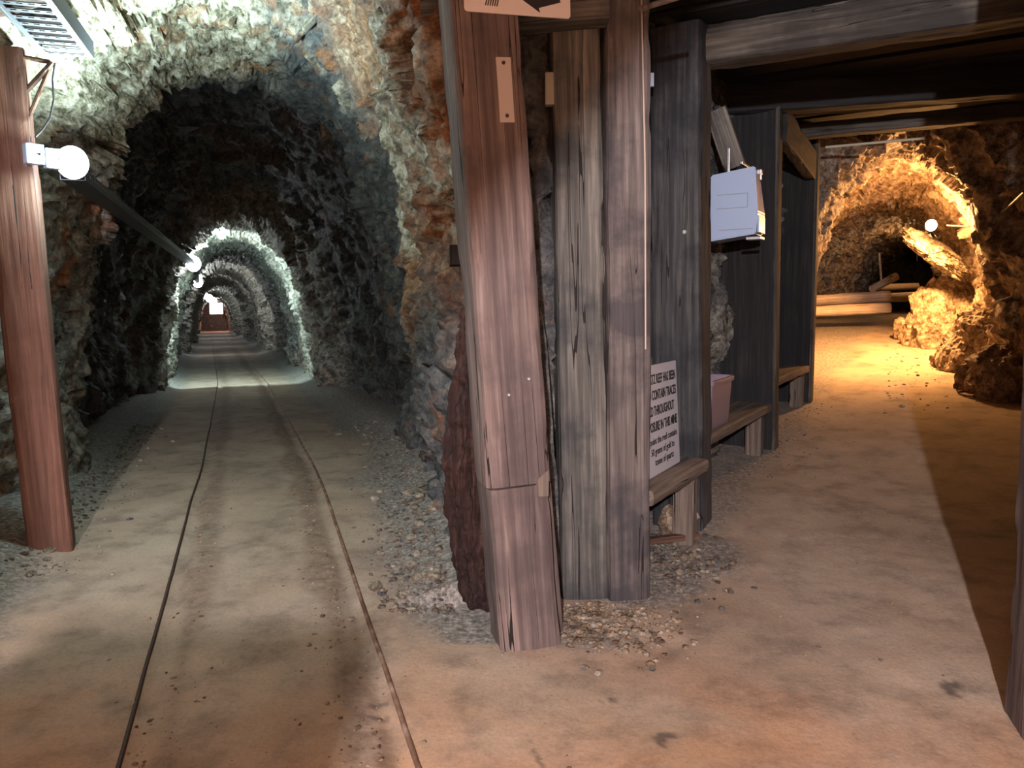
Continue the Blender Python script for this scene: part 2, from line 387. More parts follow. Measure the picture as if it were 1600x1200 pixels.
# ------------------------------------------------------------------ tunnels
def tube(name, centre, ss, wl, wr, h, zf, nt_, amp, cols, n=2.5, kill=None, fine=None, st=1.9, seed=0.):
    """centre(s) -> (x,y), tangent; profile a flattened arch."""
    th = np.linspace(0, math.pi, nt_)
    cx, cy, tx, ty = centre
    c, s_ = np.cos(th), np.sin(th)
    px = np.sign(c)*np.abs(c)**(2/n); pz = np.abs(s_)**(2/n)
    W = np.where(px[None, :] > 0, wr[:, None], wl[:, None])*px[None, :]
    Zz = zf[:, None]-.25+(h[:, None]+.25)*pz[None, :]
    X = cx[:, None]+ty[:, None]*W; Y = cy[:, None]-tx[:, None]*W
    G = np.stack([X, Y, Zz], 2); nn = grid_normals(G)
    ctr = np.stack([cx, cy, zf+1.2], 1)[:, None, :]-G
    sg = np.sign((nn*ctr).sum(2, keepdims=True)); nn = nn*sg
    P = G.reshape(-1, 3); D = rock(P+seed, amp, st=st, fine=True if fine is None else fine(P))
    V = P+nn.reshape(-1, 3)*D[:, None]
    F = grid_faces(len(ss), nt_)
    if kill is not None: F = F[~kill(V[F].mean(1))]
    o = mesh_obj(name, V, F, ROCK)
    set_col(o, cols(V, D)); tag(o, kind='structure'); return o

def left_cols(V, D):
    x, y, z = V.T; o = off(x, y); P = V
    n = fbm(P*.8, 3, 71); n2 = fbm(strat(P, 2.5)*1.3, 3, 76)
    # ochre ground in the brow right of the mouth, spread wider to paint its shade
    R = smooth01((o-.38+n*.5)/.35)*smooth01((z-1.15+n*.6)/.6)*smooth01((5.6-y)/1.2)
    R = np.maximum(R, .25*smooth01((n2-.15)/.3))*(x < -.05-.1*n)  # ochre stops behind the posts, darker rock paints the gap's shade
    # quartz: roof over the mouth, held back in the brow to paint shade; dipping vein
    Q = smooth01((z-2.25+n*.5)/.5)*smooth01((6.9-y)/.5)*smooth01((.42-o+n*.35)/.35)
    vein = smooth01((.10-np.abs((o-.78)+(z-2.2)*.45+n*.1))/.06)*smooth01((5.4-y)/.6)*smooth01((z-1.5)/.3)
    Q = np.maximum(Q, vein)
    Q = np.maximum(Q, .55*smooth01((n2-.25)/.25)*(y < 6.8))
    Q = np.maximum(Q, .35*smooth01((-o-.7)/.3)*(y < 6.8))
    Q = np.maximum(Q, .45*smooth01((y-11.6)/.3))*np.where((y > 15.5) & (y < 25), .5, 1)
    B = smooth01((6.9-y)/.6)*.85
    return np.clip(np.stack([R, Q, B], 1), 0, 1)

ys = [3.05]
while ys[-1] < 70: ys.append(ys[-1]+max(.020, .0052*ys[-1]))
ys = np.array(ys)
tx = np.gradient(axis_x(ys), ys); L_ = np.hypot(tx, 1); txn, tyn = tx/L_, 1/L_
wrL = np.interp(ys, [3.05, 3.14, 3.25, 3.6, 4.2, 5.5, 6.9, 7.25, 11, 12.1, 18, 19, 24.5, 25.2, 28, 29, 36, 36.6, 39, 40, 47, 47.6, 50, 51, 70],
                [1.32, 1.12, 1.0, .98, 1.04, 1.27, 1.36, 1.66, 1.62, 1.20, 1.28, 1.55, 1.5, 1.2, 1.25, 1.5, 1.5, 1.15, 1.15, 1.5, 1.5, 1.15, 1.15, 1.4, 1.2])
wlL = np.interp(ys, [3.05, 4.2, 5.2, 6.4, 6.8, 11, 12.1, 18, 19, 24.5, 25.2, 28, 29, 36, 36.6, 39, 40, 47, 47.6, 50, 51, 70],
                [2.3, 1.95, 1.5, 1.34, 1.65, 1.60, 1.25, 1.28, 1.5, 1.5, 1.2, 1.2, 1.45, 1.45, 1.15, 1.15, 1.4, 1.4, 1.15, 1.15, 1.3, 1.2])
hL = np.interp(ys, [3.05, 3.3, 5, 6.9, 7.25, 10.5, 11.8, 12.2, 18, 19, 24.5, 25.2, 28, 29, 36, 36.6, 39, 40, 47, 47.6, 50, 70],
               [3.6, 3.3, 3.2, 3.22, 3.75, 3.6, 3.2, 2.75, 2.72, 3.0, 3.0, 2.78, 2.8, 3.0, 3.0, 2.75, 2.75, 2.9, 2.9, 2.7, 2.7, 2.8])
tube('wall_left_tunnel', (axis_x(ys), ys, txn, tyn), ys, wlL, wrL, hL, zleft(axis_x(ys), ys), 330, 1.0, left_cols, n=2.35, fine=lambda P: np.where(P[:, 1] < 6.9, 1.0, np.where(P[:, 1] < 11.8, .35, .7)))
bm = bmesh.new(); bm_box(bm, (axis_x(70.), 70, 1), (5, .4, 6)); tag(bm_obj('wall_tunnel_end', bm, ROCK), kind='structure')

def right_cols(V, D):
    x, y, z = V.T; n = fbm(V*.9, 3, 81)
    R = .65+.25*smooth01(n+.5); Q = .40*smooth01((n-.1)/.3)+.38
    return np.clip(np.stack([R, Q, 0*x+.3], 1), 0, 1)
rc = np.array([(3.35, 6.85), (4.1, 8.3), (4.62, 9.3), (5.25, 10.6), (6.0, 12.1), (7.15, 14.2), (8.45, 16.6), (10.2, 20)])
cum = np.r_[0, np.cumsum(np.hypot(*np.diff(rc, axis=0).T))]
sv = np.arange(0, cum[-1], .024)
def smooth_interp(v, c=None):
    r = np.interp(sv, cum if c is None else c, v); k = np.ones(41)/41; rp = np.r_[[r[0]]*20, r, [r[-1]]*20]
    return np.convolve(rp, k, 'valid')
cum2 = np.r_[0, .35, .80, cum[1:]]
def smooth_interp2(v):
    r = np.interp(sv, cum2, v); k = np.ones(9)/9; return np.convolve(np.r_[[r[0]]*4, r, [r[-1]]*4], k, 'valid')
cxr, cyr = smooth_interp(rc[:, 0]), smooth_interp(rc[:, 1])
dx, dy = np.gradient(cxr), np.gradient(cyr); l = np.hypot(dx, dy); dx, dy = dx/l, dy/l
tube('wall_right_tunnel', (cxr, cyr, dx, dy), sv, smooth_interp2([2.4, 1.5, .95, .98, 1.25, 1.6, 1.5, 1.0, .9, .9]), smooth_interp2([2.2, 1.4, 1.02, 1.0, .98, 1.0, .85, .8, .8, .8]),
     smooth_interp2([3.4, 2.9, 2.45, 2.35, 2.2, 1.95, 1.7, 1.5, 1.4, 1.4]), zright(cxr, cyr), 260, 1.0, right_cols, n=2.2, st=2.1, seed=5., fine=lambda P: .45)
bm = bmesh.new(); bm_box(bm, (10.3, 20.1, 2), (4, .3, 4), Matrix.Rotation(-.55, 3, 'Z')); tag(bm_obj('wall_right_end', bm, ROCK), kind='structure')

# walls that follow a plan path (pillar between the tunnels, outer walls)
def path_wall(name, pts, z0, z1, step, amp, cols, side=1, st=1.9, lean=None):
    pts = np.array(pts, float); cu = np.r_[0, np.cumsum(np.hypot(*np.diff(pts, axis=0).T))]
    s = np.arange(0, cu[-1], step); x = np.interp(s, cu, pts[:, 0]); y = np.interp(s, cu, pts[:, 1])
    k = np.ones(9)/9; xx = np.convolve(np.r_[[x[0]]*4, x, [x[-1]]*4], k, 'valid'); yy = np.convolve(np.r_[[y[0]]*4, y, [y[-1]]*4], k, 'valid')
    z = np.arange(z0, z1, step)
    G = np.stack([np.repeat(xx[:, None], len(z), 1), np.repeat(yy[:, None], len(z), 1), np.repeat(z[None, :], len(s), 0)], 2)
    nn = grid_normals(G)*side
    P = G.reshape(-1, 3); D = rock(P, amp, st=st); V = P+nn.reshape(-1, 3)*D[:, None]
    o = mesh_obj(name, V, grid_faces(len(s), len(z)), ROCK); set_col(o, cols(V, D)); tag(o, kind='structure'); return o
def pil_cols(V, D):
    x, y, z = V.T; n = fbm(V*1.2, 3, 85)
    R = .35*smooth01((n+.2)/.4)*(y < 6.2)+.8*(y > 6.6)
    R = np.maximum(R, smooth01((z-1.0+n*.8)/.5)*(y < 4.6)*(x < .3)); R = R*(x < .0)  # ochre removed behind the posts to paint a dark, shaded gap
    return np.clip(np.stack([R, .35*smooth01((n-.05)/.3), 0*x+.3], 1), 0, 1)
path_wall('wall_pillar', [(-.05, 4.2), (-.02, 3.75), (.10, 3.55), (.22, 3.72), (.44, 3.88), (.62, 4.15), (.80, 4.7), (1.35, 5.6), (2.1, 6.85), (2.62, 7.6)], -.2, 3.4, .024, .8, pil_cols, 1)
def dk_cols(V, D):
    x, y, z = V.T; n = fbm(V*1.2, 3, 85); return np.clip(np.stack([.6+.4*n, .1+0*x, 0*x+.5], 1), 0, 1)
path_wall('wall_right_side', [(1.95, -4.2), (1.84, 1.9), (1.93, 2.4), (2.85, 3.7), (3.7, 5.15), (4.5, 6.55), (4.72, 7.3)], -.2, 3.5, .05, .7, dk_cols, -1)
path_wall('wall_left_side', [(-.6, -4.2), (-1.4, -2.0), (-2.4, .6), (-2.95, 3.6)], -.2, 3.5, .05, .7, dk_cols, 1)
path_wall('wall_back_side', [(-1.5, -4.0), (2.6, -4.0)], -.2, 3.5, .06, .7, dk_cols, -1)
def ceiling():
    s = .05; xs = np.arange(-3.6, 5.4, s); ys_ = np.arange(-4.4, 8.2, s)
    X, Y = np.meshgrid(xs, ys_, indexing='ij'); G = np.stack([X, Y, 0*X+3.22], 2); P = G.reshape(-1, 3)
    D = rock(P, .9); V = P.copy(); V[:, 2] -= D
    F = grid_faces(len(xs), len(ys_)); c = V[F].mean(1); o_ = off(c[:, 0], c[:, 1])
    F = F[~(((c[:, 1] > 3.35) & (o_ < .78)) | ((c[:, 1] > 7.3) & (c[:, 0] > 2.6)))]
    o = mesh_obj('ceiling', V, F, ROCK); set_col(o, dk_cols(V, D)); tag(o, kind='structure')
ceiling()
# ------------------------------------------------------------------ timbers
def timber(name, p0, p1, w, d, mat, yaw=None, seed=0, wear=.006, parent=None, label=None, cat=None, group=None, chips=(), roundness=.12, step=.03):
    """a sawn timber from p0 to p1; local Z runs along it, X is the width w."""
    p0, p1 = Vector(p0), Vector(p1); L = (p1-p0).length; zax = (p1-p0).normalized()
    xr = Vector((math.cos(yaw or 0), math.sin(yaw or 0), 0)) if abs(zax.z) > .5 else Vector((0, 0, 1))
    if abs(zax.z) <= .5:      # lying: local X vertical
        xax = (Vector((0, 0, 1))-zax*zax.z).normalized()
    else: xax = (xr-zax*xr.dot(zax)).normalized()
    yax = zax.cross(xax)
    nz_ = max(2, int(L/step)); ns = 7
    pr = []
    r = roundness*min(w, d)
    corners = [(w/2, d/2, 0), (-w/2, d/2, 90), (-w/2, -d/2, 180), (w/2, -d/2, 270)]
    for cx, cy, a0 in corners:
        for k in range(3):
            a = math.radians(a0+k*45)
            pr.append((cx-math.copysign(r, cx)+r*math.cos(a), cy-math.copysign(r, cy)+r*math.sin(a)))
        nx = corners[(corners.index((cx, cy, a0))+1) % 4]
        ex = (nx[0], nx[1]); a = pr[-1]
        b = (nx[0]-math.copysign(r, nx[0])+r*math.cos(math.radians(nx[2])), nx[1]-math.copysign(r, nx[1])+r*math.sin(math.radians(nx[2])))
        for k in range(1, ns): pr.append((a[0]+(b[0]-a[0])*k/ns, a[1]+(b[1]-a[1])*k/ns))
    pr = np.array(pr); m = len(pr); zz = np.linspace(0, L, nz_)
    V = np.zeros((nz_, m, 3)); V[:, :, 0] = pr[None, :, 0]; V[:, :, 1] = pr[None, :, 1]; V[:, :, 2] = zz[:, None]
    P = V.reshape(-1, 3); Q = P.copy(); Q[:, 2] *= .22; Q = Q+seed*3.7
    nrm = P[:, :2]/(np.abs(P[:, :2]).max(1, keepdims=True)+1e-6)
    D = wear*fbm(Q*14, 3, 40)+wear*.8*fbm(P*3+seed, 2, 44)
    edge = (np.abs(P[:, 0]) > w*.36) & (np.abs(P[:, 1]) > d*.36)
    D = D-edge*np.maximum(fbm(P*5+seed*2, 2, 47), 0)*wear*2.5
    P[:, :2] += nrm*D[:, None]
    P[:, 0] += wear*1.2*np.sin(P[:, 2]*1.3+seed); P[:, 1] += wear*np.sin(P[:, 2]*1.7+seed*2)
    V = P; F = []
    q = np.arange(m); qn = (q+1) % m
    F = np.concatenate([np.stack([i*m+q, i*m+qn, (i+1)*m+qn, (i+1)*m+q], 1) for i in range(nz_-1)])
    verts = [tuple(v) for v in V]; faces = [tuple(f) for f in F]+[tuple(range(m))[::-1], tuple((nz_-1)*m+k for k in range(m))]
    me = bpy.data.meshes.new(name); me.from_pydata(verts, [], faces); me.update(); me.materials.append(mat)
    o = bpy.data.objects.new(name, me); col.objects.link(o)
    o.matrix_world = Matrix(((xax.x, yax.x, zax.x, p0.x), (xax.y, yax.y, zax.y, p0.y), (xax.z, yax.z, zax.z, p0.z), (0, 0, 0, 1)))
    if parent is not None:
        o.matrix_world = parent.matrix_world.inverted() @ o.matrix_world; o.parent = parent
    tag(o, label, cat, group); return o
def local_root(name, loc, rz, label, cat, group=None):
    r = empty(name, loc, rz); r.matrix_world = Matrix.Translation(Vector(loc)) @ Matrix.Rotation(rz, 4, 'Z')
    tag(r, label, cat, group); return r
def child_at(o, root):
    o.matrix_world = root.matrix_world.inverted() @ o.matrix_world; o.parent = root; return o

# front post (spliced): main shaft, lower block, backing strip, number plate stub, nails
A1 = math.radians(15.6)
u1 = Vector((math.cos(A1), math.sin(A1), 0)); v1 = Vector((-math.sin(A1), math.cos(A1), 0))
lean = Vector((-.15, -.04, 2.6))/2.6
base1 = Vector((-.06, 2.92, .0))+u1*.130+v1*.12
root = local_root('timber_post', base1, A1, 'thick spliced pinkish-grey timber post nearest the camera, under the arrow sign', 'post')
def on1(z): return base1+lean*z
timber('shaft', on1(.70), on1(3.12), .262, .24, W_PINK, A1, 1, .006, root)
timber('lower_block', on1(-.06), on1(.695), .255, .235, W_PINK, A1, 2, .007, root)
timber('backing_strip', on1(-.02)+u1*.155+v1*.06, on1(1.22)+u1*.140+v1*.06, .05, .13, W_PINK, A1, 3, .004, root)
# torn splinter scar at the splice
def plate_bm(w, h, t, r=.0, seg=4):
    bm = bmesh.new(); pts = []
    for cx, cy, a0 in ((w/2-r, h/2-r, 0), (-w/2+r, h/2-r, 90), (-w/2+r, -h/2+r, 180), (w/2-r, -h/2+r, 270)):
        for k in range(seg+1):
            a = math.radians(a0+90*k/seg); pts.append((cx+r*math.cos(a), cy+r*math.sin(a)))
    f = [bm.verts.new((x, -t/2, y)) for x, y in pts]; b_ = [bm.verts.new((x, t/2, y)) for x, y in pts]
    bm.faces.new(f); bm.faces.new(b_[::-1]); n = len(pts)
    for i in range(n): bm.faces.new((f[i], b_[i], b_[(i+1) % n], f[(i+1) % n]))
    return bm
def place(o, loc, rz=0, root=None, tilt=0):
    o.matrix_world = Matrix.Translation(Vector(loc)) @ Matrix.Rotation(rz, 4, 'Z') @ Matrix.Rotation(tilt, 4, 'Y')
    if root is not None: child_at(o, root)
    return o
def front1(px, py, out=.0):
    """point on the front face of the near post seen at this pixel"""
    d = Vector(ray(px, py)); n = -v1; p = base1-v1*(.12+out)
    # the face leans with the post
    nn = (n-Vector((0, 0, 1))*n.dot(lean)).normalized()
    t = (p-Vector(CAM)).dot(nn)/d.dot(nn); return Vector(CAM)+d*t
p = front1(846, 757, -.001)
bm = bmesh.new()
vs = [bm.verts.new(v) for v in ((-.030, -.003, -.045), (.028, -.003, -.050), (.030, -.003, .058), (.012, -.003, .045), (-.018, -.003, .020))]
bm.faces.new(vs); r = bmesh.ops.extrude_face_region(bm, geom=bm.faces[:]); bmesh.ops.translate(bm, vec=(0, .012, 0), verts=[g for g in r['geom'] if isinstance(g, bmesh.types.BMVert)])
place(bm_obj('torn_patch', bm, W_BENCH), p, A1, root)
for px, py in ((826, 592), (795, 617)):
    bm = bmesh.new(); bmesh.ops.create_cone(bm, cap_ends=True, segments=12, radius1=.008, radius2=.005, depth=.008, matrix=Matrix.Rotation(math.pi/2, 4, 'X'))
    place(bm_obj('nail', bm, STEEL), front1(px, py, .004), A1, root)
# pale blank strip with two screws
s = local_root('name_strip', front1(789, 141, .008), A1, 'blank pale strip with a screw at each end on the nearest post', 'plate')
tl = math.atan2(lean.x, 1)
h_ = .232
o = bm_obj('plate', plate_bm(.056, h_, .012, .003)); o.data.materials.append(flat('dusty_plastic', (.46, .40, .37), .5)); place(o, s.location, A1, s, tl)
for z in (-.092, .096):
    bm = bmesh.new(); bmesh.ops.create_cone(bm, cap_ends=True, segments=14, radius1=.0075, radius2=.006, depth=.006, matrix=Matrix.Rotation(math.pi/2, 4, 'X'))
    place(bm_obj('screw', bm, flat('dark_screw', (.06, .04, .035), .5, .4)), Vector(s.location)+lean*z-v1*.008, A1, s)

# arrow sign at the head of the post
c0 = front1(808, -40, .012); sg = local_root('arrow_sign', c0, A1+.0, 'white rounded sign with a black arrow across the head of the nearest post', 'sign')
SW, SH = .405, .285
o = bm_obj('board', plate_bm(SW, SH, .006, .012), flat('white_sign_face', (.70, .66, .64), .45)); place(o, c0, A1, sg, math.radians(-1.0))
def poly_plate(name, pts, mat, t=.002):
    bm = bmesh.new(); f = [bm.verts.new((x, -t, z)) for x, z in pts]; b_ = [bm.verts.new((x, 0, z)) for x, z in pts]
    bm.faces.new(f); bm.faces.new(b_[::-1]); n = len(pts)
    for i in range(n): bm.faces.new((f[i], b_[i], b_[(i+1) % n], f[(i+1) % n]))
    bmesh.ops.recalc_face_normals(bm, faces=bm.faces[:]); return bm_obj(name, bm, mat)
ar = [(-.085, -.030), (.040, -.065), (.020, -.090), (.085, -.128), (.080, -.112), (.165, -.085), (.120, .04), (.090, .0), (-.065, .045)]
place(poly_plate('arrow', ar, BLACK), c0-v1*.004, A1, sg)
for k in range(6):
    x = -.110+k*.0085
    place(poly_plate('arrow_fletching', [(x-.014, -.120), (x-.010, -.120), (x+.012, -.035), (x+.008, -.035)], BLACK), c0-v1*.004, A1, sg)

# short cap timber running behind the head of the near posts
a_ = at(664, 20, 3.42); b_ = at(1010, 20, 3.26)
timber('cap_timber', (a_[0]-.01, 3.40, 2.66), (.42, 3.40, 2.70), .22, .16, W_GREY, None, 5, .004, label='horizontal grey cap timber poking out left of the nearest post head', cat='beam')
# second and third posts
timber('timber_post', (.325, 3.55, -.03), (.285, 3.58, 3.14), .222, .20, W_GREY, math.radians(4), 6, .005, label='grey-green timber post just right of the nearest post, dark stained near its top', cat='post')
timber('timber_post', (.535, 3.53, -.03), (.500, 3.56, 3.14), .200, .20, W_MAUVE, math.radians(6), 17, .006, label='cracked grey timber post immediately left of the gold reef notice', cat='post')
bm = bmesh.new(); bm_tube(bm, [(.598, 3.425, 1.2), (.592, 3.428, 2.0), (.575, 3.44, 2.7)], .004, 6); tag(bm_obj('bare_wire', bm, flat('pale_wire', (.42, .33, .27), .5)), 'thin pale wire stapled down the right edge of the cracked grey post', 'wire')
# small grey fitting between first and second post
bm = bmesh.new(); bm_box(bm, (0, 0, 0), (.05, .05, .14), None, .008); place(tag(bm_obj('conduit_box', bm, flat('olive_grey_plastic', (.30, .28, .22), .5)), 'small grey-green fitting peeping out between the two nearest posts at head height', 'fitting'), at(860, 140, 3.50))

# frame posts further along: fourth post, two panels
AR = math.radians(-30)
ur = Vector((math.cos(AR), math.sin(AR), 0)); vr = Vector((-math.sin(AR), math.cos(AR), 0))     # vr = along the right tunnel
c4 = Vector((1.075, 4.31, 0))-ur*.15+vr*.12
timber('timber_post', c4+Vector((0, 0, .02)), c4+Vector((-.03, 0, 2.93)), .30, .25, W_SOOT, AR, 8, .007, label='broad dark grey-blue timber post right behind the gold reef notice', cat='post')
bm = bmesh.new(); bmesh.ops.create_cone(bm, cap_ends=True, segments=14, radius1=.016, radius2=.010, depth=.012, matrix=Matrix.Rotation(math.pi/2, 4, 'X'))
place(tag(bm_obj('cable_cleat', bm, flat('pale_green_paint', (.35, .42, .36), .5)), 'small pale round cleat on the broad grey-blue post', 'cleat'), c4+Vector((0, 0, 1.80))-vr*.128+ur*.04, AR)
c5 = Vector((2.04, 5.93, 0))-ur*.22+vr*.05
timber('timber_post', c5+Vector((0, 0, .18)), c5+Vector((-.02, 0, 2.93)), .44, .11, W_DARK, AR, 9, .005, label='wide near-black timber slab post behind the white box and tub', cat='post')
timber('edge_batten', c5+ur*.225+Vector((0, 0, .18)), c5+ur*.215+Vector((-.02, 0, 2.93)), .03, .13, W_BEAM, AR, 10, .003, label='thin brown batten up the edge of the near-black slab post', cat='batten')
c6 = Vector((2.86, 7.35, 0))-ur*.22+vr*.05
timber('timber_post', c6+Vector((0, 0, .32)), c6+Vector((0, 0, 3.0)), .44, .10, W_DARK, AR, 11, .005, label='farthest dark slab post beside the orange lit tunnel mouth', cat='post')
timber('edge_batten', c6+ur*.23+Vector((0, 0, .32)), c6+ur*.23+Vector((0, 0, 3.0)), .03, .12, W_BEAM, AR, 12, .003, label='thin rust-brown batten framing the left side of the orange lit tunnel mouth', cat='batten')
# corbel between the last two posts
p5 = Vector((2.04, 5.93, 2.75)); p6 = Vector((2.84, 7.32, 2.66))
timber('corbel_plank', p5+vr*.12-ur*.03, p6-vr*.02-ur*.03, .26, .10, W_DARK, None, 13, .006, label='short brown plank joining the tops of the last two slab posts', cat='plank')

# right hand post in the corner of the frame
cR = Vector((1.585, 2.28, 0)); uR = Vector((math.cos(math.radians(-16)), math.sin(math.radians(-16)), 0)); vR = Vector((-uR.y, uR.x, 0))
cc = cR+uR*.175+vR*.12
timber('timber_post', cc+Vector((0, 0, -.04)), cc+Vector((0.0, 0, 3.1)), .33, .24, W_PINK, math.radians(-16), 14, .006, label='timber post cut off by the right edge of the picture', cat='post')
cQ = Vector((at(1603, 600, 6.2)[0], 6.2, 0))
timber('timber_post', cQ+ur*.08+Vector((0, 0, .3)), cQ+ur*.08+Vector((0, 0, 2.95)), .17, .2, W_DARK, AR, 15, .005, label='distant dark post at the right margin beside the lit rubble', cat='post')
# left post
gl = gnd(86, 872)
pb = at(85, 880, gl[1]+.12); pt = at(1, 80, gl[1]+.12)
AL = math.radians(20)
lb = Vector((pb[0], pb[1], .02)); tdir = (Vector(pt)-Vector(pb)); lt_ = Vector(pb)+tdir*1.0
timber('timber_post', lb, lt_, .215, .19, W_RED, AL+math.radians(5), 16, .006, label='tall reddish-brown timber post at the left edge with the white lamp fixed to it', cat='post')
# split rough slab leaning behind the near post
def split_slab():
    n = 90; pxs = [(742, 965), (726, 930), (712, 860), (700, 780), (697, 720), (703, 650), (712, 590), (720, 530), (728, 480)]
    L = [at(x, y, 3.42) for x, y in pxs]; Z = np.array([p_[2] for p_ in L])[::-1]; X = np.array([p_[0] for p_ in L])[::-1]
    order = np.argsort(Z); Z, X = Z[order], X[order]
    n = 220; zz = np.linspace(Z[0]-.05, Z[-1], n); xl = np.interp(zz, Z, X); m = 72; V = []
    for i, z in enumerate(zz):
        xr = -.02-.02*i/n; w = (xr-xl[i])/2; cx = (xr+xl[i])/2
        for k in range(m):
            a = 2*math.pi*k/m; V.append((cx+w*math.cos(a)*1.0, 3.42+.075*math.sin(a)+.02*i/n, z))
    V = np.array(V); Q = V*np.array([26, 26, 5.]); D = .034*ridged(Q, 4, 12)+.020*fbm(V*np.array([14, 14, 6.]), 4, 15)
    c = np.repeat(V.reshape(n, m, 3).mean(1, keepdims=True), m, 1).reshape(-1, 3); dv = V-c; dv[:, 2] = 0
    V = V+dv/(np.linalg.norm(dv, axis=1, keepdims=True)+1e-6)*D[:, None]
    q = np.arange(m); F = [f for i in range(n-1) for f in np.stack([i*m+q, i*m+(q+1) % m, (i+1)*m+(q+1) % m, (i+1)*m+q], 1).tolist()]
    F += [list(range(m))[::-1], [(n-1)*m+k for k in range(m)]]
    o = mesh_obj('split_log', V.tolist(), F, W_BARK); tag(o, 'rough dark red split log standing between the nearest post and the rock', 'log')
split_slab()
bm = bmesh.new(); bm_box(bm, (0, 0, 0), (.05, .16, .085), None, .006)
place(tag(bm_obj('wooden_peg', bm, W_DARK), 'small dark block jutting left of the nearest post against the rock', 'block'), at(711, 400, 3.36), .1)

# roof beams of the timbered heading
def beam(pa, pb, z, w, d, mat, seed, label, ext=0):
    a = Vector(atz(*pa, z)); b = Vector(atz(*pb, z)); dr = (b-a).normalized(); a = a-dr*ext; b = b+dr*.55
    return timber('roof_beam', a+Vector((0, 0, w/2)), b+Vector((0, 0, w/2)), w, d, mat, None, seed, .006, label=label, cat='beam')
beam((1128, 104), (1560, 38), 2.72, .20, .20, W_BEAM, 21, 'nearest big roof beam, its rounded end high at the upper right', .30)
beam((1110, 66), (1480, 4), 2.95, .09, .10, W_BEAM, 22, 'thin pale plank lying on the nearest big roof beam', .1)
beam((1130, 180), (1480, 158), 2.84, .22, .18, W_DARK, 23, 'second roof beam, squared off at its right end above the tunnel mouth', .1)
beam((1240, 178), (1545, 160), 2.95, .08, .14, W_BEAM, 24, 'narrow orange-edged roof plank just behind the second beam', .1)
beam((1268, 216), (1548, 192), 2.84, .12, .16, W_BEAM, 25, 'farthest low roof beam directly above the orange tunnel mouth', .1)
timber('roof_beam', (.25, 3.05, 3.02), (2.1, 2.45, 3.05), .12, .2, W_DARK, None, 26, .005, label='dark overhead beam crossing from the near posts to the right', cat='beam')
a, b = at(1000, 14, 3.35), at(1085, -12, 3.2)
bm = bmesh.new(); bm_tube(bm, [a, (np.array(a)+b)/2, b], .012, 8); tag(bm_obj('thin_batten', bm, W_BENCH), 'thin pale stick sloping across the top of the third post', 'stick')
a, b = at(1290, 230, 6.9), at(1445, 216, 6.5)
bm = bmesh.new(); bm_tube(bm, [a, b], .011, 8); tag(bm_obj('ceiling_conduit', bm, flat('pale_conduit', (.5, .48, .36), .4)), 'thin pale conduit strung over the orange tunnel mouth', 'conduit')
for k in range(14):
    y = 3.2+k*.33
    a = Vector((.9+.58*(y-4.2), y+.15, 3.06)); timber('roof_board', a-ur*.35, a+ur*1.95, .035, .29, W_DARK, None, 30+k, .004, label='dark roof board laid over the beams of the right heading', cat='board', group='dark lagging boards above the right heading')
# unseen timbers added behind the camera to shade the posts and floor
timber('unseen_shade_brace', (-.53, -1.02, 2.05), (.44, -1.0, 3.21), .42, .14, W_BROWN, None, 50, .004, label='unseen diagonal brace added behind the camera to shade the post tops', cat='brace')
timber('timber_post', (-1.08, -.55, 0), (-1.08, -.55, 3.1), .40, .24, W_BROWN, .3, 51, .004, label='unseen post added behind the camera to shade the left post', cat='post')  # unseen, added to keep the junction lamp off the left post

timber('timber_post', (-.63, -.50, 0), (-.61, -.50, 1.47), .42, .20, W_BROWN, 0, 52, .004, label='unseen stub added behind the camera to shade the lower left floor', cat='post')  # unseen blocker, added for the shadow on the lower left floor
# ------------------------------------------------------------------ benches, tub, notice, white box
def bench(p0, p1, z, depth, th, label, legs, seed):
    p0, p1 = Vector((*p0, z)), Vector((*p1, z)); dr = (p1-p0).normalized(); nl = Vector((-dr.y, dr.x, 0))
    r = local_root('plank_bench', (p0.x, p0.y, 0), 0, label, 'bench')
    timber('seat', p0+nl*depth/2-Vector((0, 0, th/2)), p1+nl*depth/2-Vector((0, 0, th/2)), th, depth, W_BENCH, None, seed, .003, r, roundness=.2)
    for t, w in legs:
        q = p0+(p1-p0)*t+nl*.09; timber('leg', (q.x, q.y, gz(q.x, q.y)-.03), (q.x, q.y, z-th+.002), w, .12, W_BENCH, math.atan2(dr.y, dr.x), seed+t, .003, r)
    return r
bench((.655, 3.52), (1.10, 4.24), .535, .26, .075, 'short worn plank bench holding up the gold reef notice', [(.83, .10)], 61)
bench((1.20, 4.56), (2.02, 5.93), .62, .36, .07, 'plank bench carrying the clear plastic tub', [(.90, .09)], 62)
bench((2.09, 6.05), (2.84, 7.30), .80, .36, .07, 'farthest plank bench, empty and warmly lit at its end', [(.93, .09)], 63)
# stick on the ground and pink stone
timber('loose_stick', (.70, 4.06, .12), (1.02, 4.16, .115), .035, .05, W_BROWN, None, 64, .003, label='short brown stick on the gravel under the notice', cat='stick')

def text_mesh(name, s, size, loc, M, mat, sx=.8, parent=None, bold=.0, align='CENTER'):
    c = bpy.data.curves.new(name, 'FONT'); c.body = s; c.size = size; c.align_x = align; c.align_y = 'CENTER'; c.extrude = .0008; c.offset = bold
    o = bpy.data.objects.new(name, c); col.objects.link(o)
    dg = bpy.context.evaluated_depsgraph_get(); me = bpy.data.meshes.new_from_object(o.evaluated_get(dg)); bpy.data.objects.remove(o)
    me.transform(Matrix.Diagonal((sx, 1, 1, 1))); me.materials.append(mat)
    o = bpy.data.objects.new(name, me); col.objects.link(o); o.matrix_world = M @ Matrix.Translation(Vector(loc))
    if parent: child_at(o, parent)
    return o
